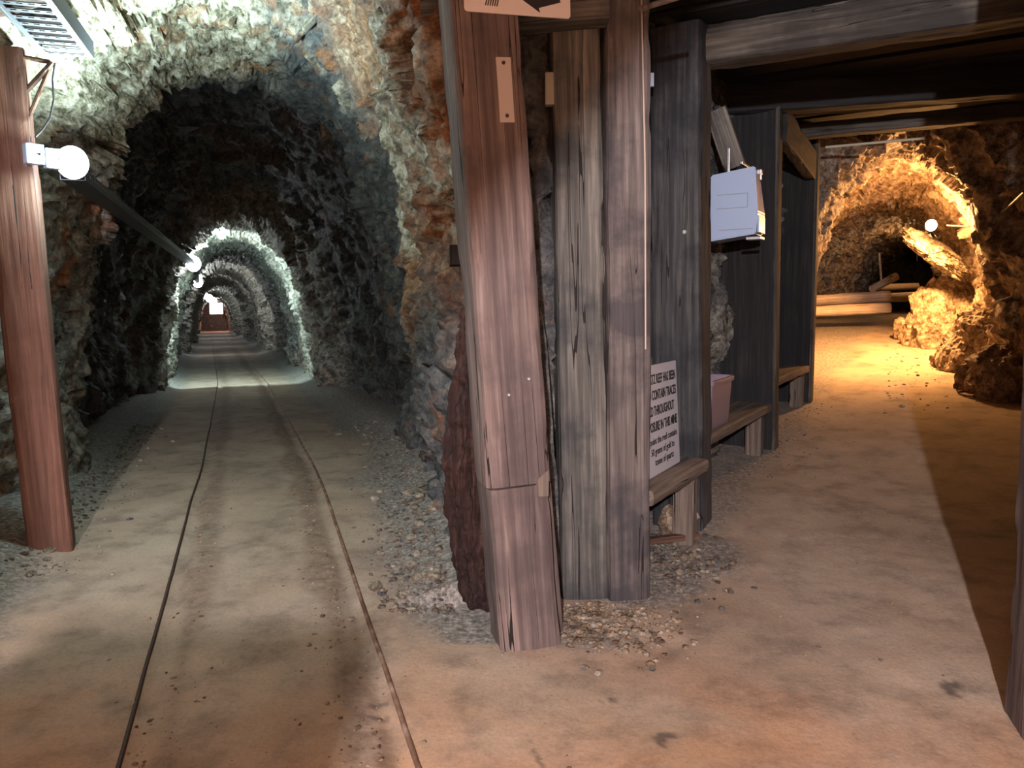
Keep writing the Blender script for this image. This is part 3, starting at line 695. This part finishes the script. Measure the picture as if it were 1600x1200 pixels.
# notice: parallel to the right heading, leaning on the post
dS = vr.normalized()
SRa = Vector((.905, 4.175, .535))       # right lower corner, on the bench
lb_ = local_root('reef_notice', SRa-dS*.26, math.atan2(dS.y, dS.x), 'white lettered notice about the quartz reef standing on the short bench', 'sign')
Hs, Ws = .56, .54
rotS = Matrix(((dS.x, 0, -dS.y*-1, 0), (dS.y, 0, dS.x*-1, 0), (0, 1, 0, 0), (0, 0, 0, 1)))
# local: X along notice, Y up, Z towards the viewer (right heading side)
nS = Vector((dS.y, -dS.x, 0))
MS = Matrix(((dS.x, 0, nS.x, SRa.x-dS.x*Ws/2), (dS.y, 0, nS.y, SRa.y-dS.y*Ws/2), (0, 1, 0, SRa.z+Hs/2), (0, 0, 0, 1)))
MS = MS @ Matrix.Rotation(math.radians(-3), 4, 'X')
bm = plate_bm(Ws, Hs, .006, .008); bmesh.ops.rotate(bm, cent=(0, 0, 0), matrix=Matrix.Rotation(-math.pi/2, 3, 'X'), verts=bm.verts[:])
bmesh.ops.recalc_face_normals(bm, faces=bm.faces[:])
o = bm_obj('board', bm, flat('white_notice_board', (.50, .50, .55), .5)); o.matrix_world = MS; child_at(o, lb_)
big_ = [('QUARTZ REEF HAS BEEN', .205), ('TO CONTAIN TRACES', .125), ('GOLD THROUGHOUT', .045), ('EXPOSURE IN THIS MINE', -.035)]
for s_, y_ in big_:
    text_mesh('lettering', s_, .068, (.245 if s_ != 'GOLD THROUGHOUT' else .205, y_, .0045), MS, BLACK, .66, lb_, .0012, 'RIGHT')
for s_, y_, x_ in (('point the reef contains', -.105, .235), ('50 grams of gold to', -.160, .185), ('tonne of quartz', -.215, .165)):
    text_mesh('lettering', s_, .050, (x_, y_, .0045), MS, BLACK, .92, lb_, .0003, 'RIGHT')

# clear storage tub
def tub():
    dr = Vector((2.02-1.20, 5.93-4.56, 0)).normalized(); nl = Vector((-dr.y, dr.x, 0)); rz = math.atan2(dr.y, dr.x)
    fr = Vector((1.20, 4.56, .62))+dr*.06   # near end of the front edge
    L, Wd, Hh = .50, .30, .31
    c = fr+dr*L/2+nl*(Wd/2+.02)
    m, nt, nd, lk, b = newmat('cloudy_plastic'); b.inputs['Base Color'].default_value = (.34, .27, .34, 1); b.inputs['Roughness'].default_value = .35
    b.inputs['Transmission Weight'].default_value = .35; b.inputs['Subsurface Weight'].default_value = 0
    r = local_root('storage_tub', c, rz, 'clear open plastic tub standing on the plank bench', 'tub')
    bm = bmesh.new(); V = []
    def ring(sx, sy, z, rr=.03):
        out = []
        for cx, cy, a0 in ((sx/2-rr, sy/2-rr, 0), (-sx/2+rr, sy/2-rr, 90), (-sx/2+rr, -sy/2+rr, 180), (sx/2-rr, -sy/2+rr, 270)):
            for k in range(5):
                a = math.radians(a0+22.5*k); out.append(bm.verts.new((cx+rr*math.cos(a), cy+rr*math.sin(a), z)))
        return out
    rs = [ring(L*.86, Wd*.84, .002), ring(L*.88, Wd*.86, .02), ring(L*.96, Wd*.95, Hh*.9), ring(L*.965, Wd*.955, Hh-.02), ring(L*.945, Wd*.935, Hh-.02), ring(L*.94, Wd*.93, Hh*.88), ring(L*.86, Wd*.84, .024), ring(L*.84, Wd*.82, .008)]
    for a, b_ in zip(rs, rs[1:]):
        for i in range(len(a)): bm.faces.new((a[i], a[(i+1) % len(a)], b_[(i+1) % len(a)], b_[i]))
    bm.faces.new(rs[0][::-1]); bm.faces.new(rs[-1])
    o = bm_obj('tub_body', bm, m); o.parent = r
    bm = bmesh.new(); rs = [ring(L*.965, Wd*.955, Hh-.03), ring(L*1.02, Wd*1.03, Hh-.03, .035), ring(L*1.03, Wd*1.04, Hh-.012, .035), ring(L*1.01, Wd*1.02, Hh, .035), ring(L*.955, Wd*.945, Hh), ring(L*.95, Wd*.94, Hh-.03)]
    for a, b_ in zip(rs, rs[1:]+rs[:1]):
        for i in range(len(a)): bm.faces.new((a[i], a[(i+1) % len(a)], b_[(i+1) % len(a)], b_[i]))
    o = bm_obj('rim', bm, m); o.parent = r
tub()

# white hanging box
def white_box():
    c = Vector((1.60, 5.08, 2.05)); r = local_root('emergency_light_box', c, AR, 'white tapered metal box hung from a bracket beside the dark slab post', 'box')
    # local X = across (towards the camera's right), Y = along heading, Z up
    bm = bmesh.new(); D = .22
    fr = [(-.30, -.235), (.0, -.205), (.02, .0), (-.005, .225), (-.30, .190)]
    bw, hh = .30, .44
    pts = [(-.30, 0, -.235), (0, 0, -.20), (0, D, -.20), (-.30, D, -.235), (-.30, 0, .20), (-.012, 0, .235), (-.03, D, .225), (-.30, D, .20), (.012, 0, -.06), (.012, D, -.06)]
    v = [bm.verts.new(p_) for p_ in pts]
    for f in ((0, 1, 8, 5, 4), (3, 7, 6, 9, 2), (1, 2, 9, 8), (8, 9, 6, 5), (4, 5, 6, 7), (0, 3, 2, 1), (0, 4, 7, 3)): bm.faces.new([v[i] for i in f])
    bmesh.ops.recalc_face_normals(bm, faces=bm.faces[:])
    bmesh.ops.bevel(bm, geom=bm.edges[:], offset=.008, segments=2, affect='EDGES')
    o = bm_obj('housing', bm, PAINT_W); o.parent = r
    def bar(name, c_, s_, mat=PAINT_W, bev=.002):
        bm = bmesh.new(); bm_box(bm, c_, s_, None, bev); o = bm_obj(name, bm, mat); o.parent = r; return o
    GRV = flat('grey_seam', (.25, .28, .34), .5)
    bar('panel_seam', (-.155, -.002, .065), (.20, .006, .004), GRV, 0); bar('panel_seam', (-.055, -.002, .02), (.004, .006, .09), GRV, 0)
    bar('panel_seam', (-.155, -.002, -.025), (.20, .006, .004), GRV, 0); bar('panel_seam', (-.13, -.002, -.165), (.22, .006, .005), GRV, 0)
    bar('door_panel', (.012, D/2, -.135), (.012, D*.8, .11), PAINT_W, .003)
    bar('latch', (.0, D*.42, .205), (.03, .05, .03), STEEL, .004); bar('latch', (.006, D*.42, .175), (.012, .02, .04), STEEL, .003)
    bar('foot_bracket', (-.02, .08, -.225), (.10, .10, .02), STEEL, .004)
    bar('hanging_rod', (-.19, .03, .30), (.016, .016, .22), STEEL, .003)
    bar('bracket_arm', (-.10, .12, .262), (.018, .24, .018), STEEL, .003)
white_box()
a = Vector((1.44, 5.18, 2.32))
timber('hanger_board', a+Vector((-.09, .0, .34)), a+Vector((.06, .05, -.02)), .14, .03, W_GREY, AR, 70, .003, label='slanting grey board above the white box', cat='board')
bm = bmesh.new(); bm_box(bm, (0, 0, 0), (.03, .02, .07), None, .003)
place(tag(bm_obj('marker_plate', bm, flat('pale_blue_plastic', (.55, .68, .9), .4)), 'tiny pale blue plate in the gap left of the broad grey-blue post', 'plate'), at(1017, 125, 4.2), 0)

# ------------------------------------------------------------------ rails
def rail(side, label, mat, w):
    ys_ = np.arange(-3, 60, .12); n = len(ys_); V = []
    for y in ys_:
        x = axis_x(y)+side*RAIL_OFF/.945; sm = .004*float(vnoise(np.array([[y*.8, side*3., 0]]), 5)[0])
        z = gz(x, y)
        for dx_, dz in ((-w/2, -.03), (-w/2, .006), (-w/2+.004, .010), (w/2-.004, .010), (w/2, .006), (w/2, -.03)): V.append((x+dx_+sm, y, z+dz))
    m = 6; q = np.arange(m-1); F = np.concatenate([np.stack([i*m+q, i*m+q+1, (i+1)*m+q+1, (i+1)*m+q], 1) for i in range(n-1)])
    o = mesh_obj('rail', np.array(V), F[:, ::-1].copy(), mat); tag(o, label, 'rail')
rail(-1, 'left rail of the sunken mine track, dark and thin', flat('dark_rusted_steel', (.05, .028, .02), .7, .2), .014); rail(1, 'right rail of the sunken mine track, paler and dusty', RUST, .018)

# ------------------------------------------------------------------ lamps and conduits in the left tunnel
GLOW = flat('lamp_glass_cool', (.9, .95, 1), .3, emit=((.80, .93, 1.0), 45.0))
GLOWF = flat('far_lamp_glass', (.9, .95, 1), .3, emit=((.90, .95, 1.0), 60.0))
GLOWA = flat('lamp_glass_amber', (1, .8, .5), .3, emit=((1.0, .62, .28), 160.0))
axd = Vector((-.333, 1, 0)).normalized()
def bulkhead(loc, r_, label, glow, rz=0, facing=-1):
    root = local_root('bulkhead_lamp', loc, rz, label, 'lamp')
    bm = bmesh.new(); bmesh.ops.create_uvsphere(bm, u_segments=28, v_segments=16, radius=r_); bmesh.ops.scale(bm, vec=(1, .8, 1.1), verts=bm.verts[:])
    o = bm_obj('glass', bm, glow, None, True); o.parent = root
    bm = bmesh.new(); bmesh.ops.create_cone(bm, cap_ends=True, segments=28, radius1=r_*.9, radius2=r_*.75, depth=.05, matrix=Matrix.Translation((0, -facing*r_*.85, 0)) @ Matrix.Rotation(math.pi/2*facing, 4, 'X'))
    o = bm_obj('base', bm, PLAST_W); o.parent = root
    return root
lamp_c = Vector(at(113, 254, 4.18))
bulkhead(lamp_c, .078, 'glaring white bulkhead lamp beside the left post', GLOW, .32)
# white junction boxes by the post
jb = local_root('junction_box', at(68, 243, 4.02), math.radians(50), 'pair of small white junction boxes between the left post and its lamp', 'box')
for k, dx_ in enumerate((-.045, .045)):
    bm = bmesh.new(); bm_box(bm, (dx_, 0, -.012*k), (.085, .05, .10), None, .006); o = bm_obj('box_body', bm, PAINT_W); o.parent = jb
    bm = bmesh.new(); bmesh.ops.create_uvsphere(bm, u_segments=8, v_segments=6, radius=.007, matrix=Matrix.Translation((dx_+.02, -.027, -.012*k))); o = bm_obj('screw', bm, BLACK); o.parent = jb
# perforated tray running along the left wall from the lamp to the next ones
def offs(y, o_, z): return Vector((float(axis_x(y))+o_, y, z))
def conduit(y0, y1, o0, o1, z0, z1, label, perf=True):
    a, b = offs(y0, o0, z0), offs(y1, o1, z1); L = (b-a).length; dr = (b-a).normalized(); sd = Vector((0, 0, 1)).cross(dr).normalized()
    bm = bmesh.new(); n = int(L/.30)
    t = .003; w, h = .12, .06
    R_ = Matrix((( sd.x, dr.x, 0), (sd.y, dr.y, 0), (sd.z, dr.z, 1))).to_3x3()
    c = (a+b)/2
    for s_ in (-1, 1): bm_box(bm, c+sd*s_*w/2+Vector((0, 0, h/2)), (t, L, h), R_)
    bm_box(bm, c, (w, L, t), R_)
    if perf:
        for i in range(int(min(L, 4)/.07)):
            bm_box(bm, a+dr*(.08+i*.07)-sd*(w/2+.002)+Vector((0, 0, h*.6)), (.004, .03, .018), R_)
    return tag(bm_obj('cable_tray', bm, DULL), label, 'cable tray')
L2 = at(302, 412, 13.1)
l2off = L2[0]-float(axis_x(13.1))
conduit(4.3, 12.85, lamp_c.x-float(axis_x(4.18))-.03, l2off-.02, lamp_c.z-.07, L2[2]-.03, 'long steel cable tray from the left post lamp to the next lamp')
far = [(302, 412, 13.1), (309, 441, 24.0), (302, 455, 31.0), (318, 461, 38), (327, 466, 46), (334, 471, 55)]
fl = ['white lamp on the left wall of the second arch of the left tunnel', 'white lamp next beyond the second arch lamp, below it in the picture', 'leftmost small white lamp deep in the left tunnel', 'fourth white lamp deep in the left tunnel', 'fifth white lamp deep in the left tunnel', 'last small white lamp before the bright end of the left tunnel']
prev = None
for i, (px, py, Y) in enumerate(far):
    p = Vector(at(px, py, Y)); bulkhead(p, .085+.0026*Y, fl[i], GLOWF, .33, -1)
    e = (480, 130, 110, 110, 110, 110)[i]
    d_ = (-.36, 1, 0)
    if i == 0: light('wall_lamp_light', 'SPOT', p+Vector((.22, .02, 0)), 430, COOL, .06, d_, math.radians(178), .22)
    else: light('wall_lamp_light', 'SPOT', p+Vector((.10, .12, 0)), e, (COOL if i == 0 else (.92, .95, .95)), .05, d_, math.pi, 0.05)
    if prev is not None and i < 4:
        o0, o1 = prev[0]-float(axis_x(prev[1])), p.x-float(axis_x(p.y))
        conduit(prev[1]+.2, p.y-.2, o0, o1, prev[2]-.04, p.z-.04, 'far length of cable tray, number %s along the left tunnel wall' % ['', 'one', 'two', 'three'][i], False)
    prev = p
pE = Vector(at(338, 482, 64)); bm = bmesh.new(); bm_box(bm, (0, 0, 0), (1.1, .12, 1.0), None, .05)
fr_ = local_root('flood_lamp', pE, .3, 'big white floodlight glow at the very end of the left tunnel', 'lamp')
o = bm_obj('housing', bm, STEEL); o.parent = fr_
bm = bmesh.new(); bm_box(bm, (0, -.07, 0), (1.0, .04, .9), None, .02); o = bm_obj('glass', bm, flat('flood_glass', (1, 1, 1), .3, emit=((.97, .98, 1.0), 9.0))); o.parent = fr_

light('end_wall_fill_light', 'POINT', pE+Vector((-.3, 2.5, .3)), 500, (1.0, .5, .38), .1)  # added unseen fill light, reddens the tunnel end wall
# ladder tray overhead at the upper left, with brackets
def ladder_tray():
    a = Vector((-2.262, 4.11, 2.70)); b = Vector((-1.93, 3.02, 2.70)); dr = (b-a).normalized(); L = (b-a).length; sd = Vector((dr.y, -dr.x, 0)) * -1
    if sd.x < 0: sd = -sd
    M = Matrix(((sd.x, dr.x, 0, a.x), (sd.y, dr.y, 0, a.y), (0, 0, 1, a.z), (0, 0, 0, 1)))
    r = empty('ladder_tray', a); r.matrix_world = M; tag(r, 'slotted metal ladder tray overhead at the upper left', 'cable tray')
    w = .225
    for s_, h in ((-1, .04), (1, .09)):
        bm = bmesh.new(); bm_box(bm, (s_*w/2, L/2, h/2), (.012, L, h), None, .002); bm_box(bm, (s_*(w/2-.012), L/2, .003), (.02, L, .005)); o = bm_obj('side_rail', bm, DULL); o.parent = r
    for i in range(int(L/.085)):
        bm = bmesh.new()
        bm_box(bm, (0, .03+i*.085, .006), (w, .020, .004)); bm_box(bm, (0, .057+i*.085, .006), (w, .006, .004))
        for k in range(5): bm_box(bm, ((-w/2+.02)+k*(w-.04)/4, .047+i*.085, .006), (.022, .016, .004))
        o = bm_obj('rung', bm, DULL); o.parent = r
    return a, dr, sd
ta, td, ts = ladder_tray()
e0 = ta-ts*.11
def stick(name, pts, r_, mat, label, cat):
    bm = bmesh.new(); bm_tube(bm, pts, r_, 8); return tag(bm_obj(name, bm, mat), label, cat)
post_e = Vector(at(44, 150, 4.0))
br = local_root('tray_bracket', e0, 0, 'brown struts tying the ladder tray to the left post', 'bracket')
for q0, q1, rr in ((at(82, 98, 4.12), at(40, 143, 4.06), .014), (at(80, 100, 4.12), at(45, 184, 4.06), .011), (at(78, 97, 4.12), at(34, 89, 4.06), .012)):
    bm = bmesh.new(); bm_tube(bm, [q0, q1], rr, 8); o = bm_obj('strut', bm, W_BROWN); child_at(o, br)
stick('hanging_cable', [at(86, 98, 4.12), at(82, 125, 4.13), at(84, 155, 4.13), at(78, 185, 4.10), at(66, 203, 4.05), at(55, 214, 4.0)], .005, CABLE, 'thin dark cable drooping from the ladder tray to the junction boxes', 'cable')
timber('roof_board', (-2.47, 4.42, 2.87), (-2.05, 2.9, 2.87), .03, .27, flat('shade_black_board', (.008, .006, .006), .9, spec=.1), None, 83, .004, label='board added above the slotted ladder tray, near-black to imitate shade', cat='board')  # near-black colour paints shade behind the tray; board added to darken its gaps
# timber cap over the left post
timber('cap_timber', (-2.95, 3.72, 2.78), (-2.02, 3.45, 2.84), .18, .20, W_BROWN, None, 80, .005, label='dark cap timber over the left post at the upper left corner', cat='beam')

# ------------------------------------------------------------------ side tunnel furniture
bulkhead(at(1455, 352, 9.0), .06, 'dazzling amber lamp on the right wall of the side tunnel', GLOWA, -.5)
bulkhead(at(1429, 383, 13.5), .055, 'small amber lamp deep inside the side tunnel', GLOWA, -.5)
def log(p0, p1, r_, seed, label):
    p0, p1 = Vector(p0), Vector(p1); n = 50; m = 18; ax = (p1-p0); L = ax.length; z = ax.normalized(); x = z.orthogonal().normalized(); y = z.cross(x)
    V = np.array([[r_*math.cos(2*math.pi*k/m), r_*math.sin(2*math.pi*k/m), L*i/(n-1)] for i in range(n) for k in range(m)])
    D = r_*.16*fbm(V*np.array([9, 9, 2.])+seed, 3, 8)+r_*.1*fbm(V*1.7+seed, 2, 9)
    V[:, :2] *= (1+D/r_)[:, None]
    q = np.arange(m); F = [f for i in range(n-1) for f in np.stack([i*m+q, i*m+(q+1) % m, (i+1)*m+(q+1) % m, (i+1)*m+q], 1).tolist()]+[list(range(m))[::-1], [(n-1)*m+k for k in range(m)]]
    o = mesh_obj('log', V.tolist(), F, W_LOG, smooth=False)
    o.matrix_world = Matrix(((x.x, y.x, z.x, p0.x), (x.y, y.y, z.y, p0.y), (x.z, y.z, z.z, p0.z), (0, 0, 0, 1))); tag(o, label, 'log', 'logs lying in the side tunnel')
def ontop(px, py, Y, dz=0): p_ = at(px, py, Y); return (p_[0], p_[1], p_[2]+dz)
log(ontop(1225, 489, 11.6), ontop(1391, 481, 11.3), .075, 1, 'lower of the two nearest pale logs across the side tunnel floor')
log(ontop(1225, 472, 12.0), ontop(1389, 463, 11.9), .085, 2, 'upper of the two nearest pale logs across the side tunnel floor')
log(ontop(1370, 466, 13.4), ontop(1436, 463, 13.4), .075, 3, 'pale log end just beyond the nearest pair')
log(ontop(1375, 449, 14.2), ontop(1434, 447, 14.2), .06, 4, 'farthest pale log in the side tunnel')
log(ontop(1362, 452, 12.6), ontop(1400, 432, 12.8), .06, 5, 'short log tilted upward behind the nearest pair')
p0, p1 = at(1374, 395, 13), at(1377, 440, 13)
stick('hanging_rod', [p0, p1], .018, W_LOG, 'thin vertical stick at the left of the dark side passage', 'stick')
p0, p1 = at(1433, 392, 15.6), at(1433, 408, 15.6)
stick('dangling_string', [p0, p1], .008, flat('pale_cord', (.6, .5, .4), .5), 'pale cord below the small amber lamp', 'cord')
pts = [at(1600, 300, 6.0), at(1565, 333, 7.0), at(1535, 348, 7.8), at(1510, 354, 8.4), at(1480, 352, 8.8)]
stick('lamp_cable', pts, .010, CABLE, 'cable sagging from the dazzling amber lamp to the right', 'cable')

def boulder(name, c, s, seed, label, cat='rock', R=.8, Q=.3, sub=5, rz=0., amp=.22, group=None):
    bm = bmesh.new(); bmesh.ops.create_icosphere(bm, subdivisions=sub, radius=1)
    V = np.array([v.co[:] for v in bm.verts]); d = facet(V*1.1+seed*7.1, 5)*amp+facet(V*2.7+seed*3.3, 9)*amp*.45+.08*amp*4*fbm(V*6+seed, 3, 2)*.4
    if sub >= 5: d = d+amp*.18*facet(V*7+seed, 19)
    V = V*(1+d)[:, None]*np.array(s)
    for v, p_ in zip(bm.verts, V): v.co = p_
    o = bm_obj(name, bm, ROCK); o.location = c; o.rotation_euler = (0, 0, rz)
    set_col(o, np.tile([R, Q, .3], (len(V), 1))); tag(o, label, cat, group); return o
g = at(1462, 500, 9.9); zg = gz(g[0], 9.9)
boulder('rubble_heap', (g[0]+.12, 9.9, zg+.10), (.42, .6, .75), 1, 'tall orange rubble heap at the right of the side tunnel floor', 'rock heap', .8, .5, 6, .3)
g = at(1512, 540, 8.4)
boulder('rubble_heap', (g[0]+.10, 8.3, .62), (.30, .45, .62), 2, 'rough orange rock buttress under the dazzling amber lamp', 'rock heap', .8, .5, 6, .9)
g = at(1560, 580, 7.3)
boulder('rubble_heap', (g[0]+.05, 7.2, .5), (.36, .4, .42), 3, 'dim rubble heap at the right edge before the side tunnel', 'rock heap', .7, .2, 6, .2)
g = at(1470, 395, 9.3)
boulder('rock_slab', (g[0], 9.4, g[2]), (.42, .22, .13), 4, 'slanting pale rock slab jutting out just below the dazzling amber lamp', 'rock', .5, .6, 6, .2).rotation_euler = (.2, math.radians(38), -.3)
boulder('boulder', (1.02, 4.78, .95), (.20, .16, .22), 5, 'grey boulder behind the tub, lower of the two in the gap', 'rock', .1, .3)
boulder('boulder', (1.05, 4.90, 1.30), (.19, .15, .16), 6, 'grey boulder wedged on top of the one behind the tub', 'rock', .1, .3)
boulder('boulder', (.93, 4.24, .16), (.10, .07, .11), 7, 'pinkish stone under the short bench', 'rock', .6, .3, 5)

# ------------------------------------------------------------------ gravel and stones
rng = np.random.default_rng(4)
def pick(zone, n):
    out = []
    while len(out) < n:
        p = zone(rng)
        if p is not None: out.append(p)
    return out
def stuff(name, pts, smin, smax, label, cat, colr):
    base = bmesh.new(); bmesh.ops.create_icosphere(base, subdivisions=1, radius=1); bv = np.array([v.co[:] for v in base.verts]); bf = np.array([[v.index for v in f.verts] for f in base.faces]); base.free()
    Vs = []; Fs = []; Cs = []; k = 0; P = np.array(pts); Z = zground(P[:, 0], P[:, 1])
    for (x, y), z in zip(pts, Z):
        s = smin+(smax-smin)*rng.random()**3; sc = s*(.6+.8*rng.random(3)); sc[2] *= .55
        V = bv*(.75+.5*rng.random((len(bv), 1)))*sc; a = rng.random()*6.28; c, q = math.cos(a), math.sin(a)
        V = np.stack([V[:, 0]*c-V[:, 1]*q, V[:, 0]*q+V[:, 1]*c, V[:, 2]], 1)+np.array([x, y, z+sc[2]*.35])
        Vs.append(V); Fs.append(bf+k); k += len(bv); Cs.append(np.tile(colr(rng), (len(bv), 1)))
    o = mesh_obj(name, np.concatenate(Vs), np.concatenate(Fs), ROCK); set_col(o, np.concatenate(Cs)); tag(o, label, cat, None, 'stuff')
def z_rw(r):
    y = 3.3+r.random()**1.5*5; w = np.interp(y, [3.3, 5.5, 7.2, 12], [.80, 1.15, 1.3, 1.2]); o_ = w-abs(r.normal(0, .20)); return (float(axis_x(y)+o_/.945), y) if o_ > .5 else None
def z_lw(r):
    y = 3.6+r.random()*5; o_ = -1.22+abs(r.normal(0, .16)); return (float(axis_x(y)+o_/.945), y) if o_ < -.62 else None
def z_post(r):
    x = .36+r.normal(0, .17); y = 3.20+r.normal(0, .13); return (x, y) if y < 3.42 and not (x < .2 and y > 2.9) else None
def z_bench(r):
    x = .8+r.normal(0, .16); y = 3.95+r.normal(0, .22); return (x, y)
def z_verge(r):
    y = 4.4+r.random()*3; x = 1.2+.58*(y-4.52)+r.normal(.08, .16); return (x, y)
def z_rail(r):
    y = 2.0+r.random()**1.4*4; s_ = -1 if r.random() < .35 else 1; o_ = s_*(RAIL_OFF-.12)+r.normal(0, .07); return (float(axis_x(y)+o_/.945), y)
def z_open(r):
    y = 1.9+r.random()*5; x = r.uniform(-2.4, 2.6); return (x, y) if x > -.6*y and x < .6*y else None
def z_cave(r):
    y = 6.8+r.random()*5; o_ = r.normal(0, .75); return (3.4+.5*(y-7)+abs(o_)*1.0, y)
gc = lambda r: (r.random()*.5, r.random()**2*.6, 0); oc = lambda r: (.5+r.random()*.5, .2+r.random()*.4, 0)
stuff('gravel', pick(z_rw, 1700), .003, .019, 'loose grey gravel along the foot of the rock right of the track', 'gravel', gc)
stuff('gravel', pick(z_lw, 1000), .003, .020, 'dim gravel along the foot of the left tunnel wall', 'gravel', gc)
stuff('gravel', pick(z_post, 1100), .003, .018, 'pale chippings around the feet of the near posts', 'gravel', oc)
stuff('gravel', pick(z_bench, 1000), .003, .022, 'grey chippings under the notice bench', 'gravel', gc)
stuff('gravel', pick(z_verge, 600), .002, .011, 'grit along the foot of the benches in the right heading', 'gravel', gc)
stuff('gravel', pick(z_rail, 700), .002, .010, 'grit along the rails', 'gravel', oc)
stuff('gravel', pick(z_open, 500), .002, .009, 'sparse grit scattered over the dirt floor', 'gravel', oc)
stuff('gravel', pick(z_cave, 260), .005, .020, 'rubbly grit on the side tunnel floor', 'gravel', oc)
# larger separate stones
protos = []
for k in range(5):
    protos.append(boulder('stone', (0, 0, 0), (1, .8, .5), 20+k, '', 'stone', .3, .5, 3, 0, .25)); 
zones = [(z_rw, 34, 'pale loose stone in the gravel right of the track', 'stones right of the track', (.02, .045)), (z_lw, 14, 'dim loose stone by the left tunnel wall', 'stones by the left wall', (.018, .035)),
         (z_post, 14, 'pale chip of rock by the near posts', 'chips by the near posts', (.012, .022)), (z_bench, 12, 'grey stone on the ground by the notice bench', 'stones by the notice bench', (.015, .03)),
         (z_cave, 9, 'orange stone on the side tunnel floor', 'stones in the side tunnel', (.02, .035))]
used = set()
for zn, n, lab, grp, (s0, s1) in zones:
    for x, y in pick(zn, n):
        i = int(rng.integers(5)); s_ = s0+(s1-s0)*rng.random()
        if i not in used: o = protos[i]; used.add(i)
        else: o = protos[i].copy(); col.objects.link(o)
        o.location = (x, y, gz(x, y)+s_*.25); o.scale = (s_, s_, s_); o.rotation_euler = (0, 0, rng.random()*6); o['label'] = lab; o['group'] = grp; o['category'] = 'stone'
for px, py, lab in ((548, 968, 'pale pebble sitting on the right rail'), (617, 795, 'pale flat stone lying apart right of the rail'), (912, 1046, 'largest pale stone in front of the nearest post'), (935, 1052, 'pale stone right of the largest one before the nearest post'), (1020, 1045, 'stone lying on the open floor right of the near posts')):
    p_ = gnd(px, py); o = protos[0].copy(); col.objects.link(o); o.location = (p_[0], p_[1], gz(p_[0], p_[1])+.005); s_ = .018; o.scale = (s_, s_, s_); o['label'] = lab
    if 'group' in o: del o['group']
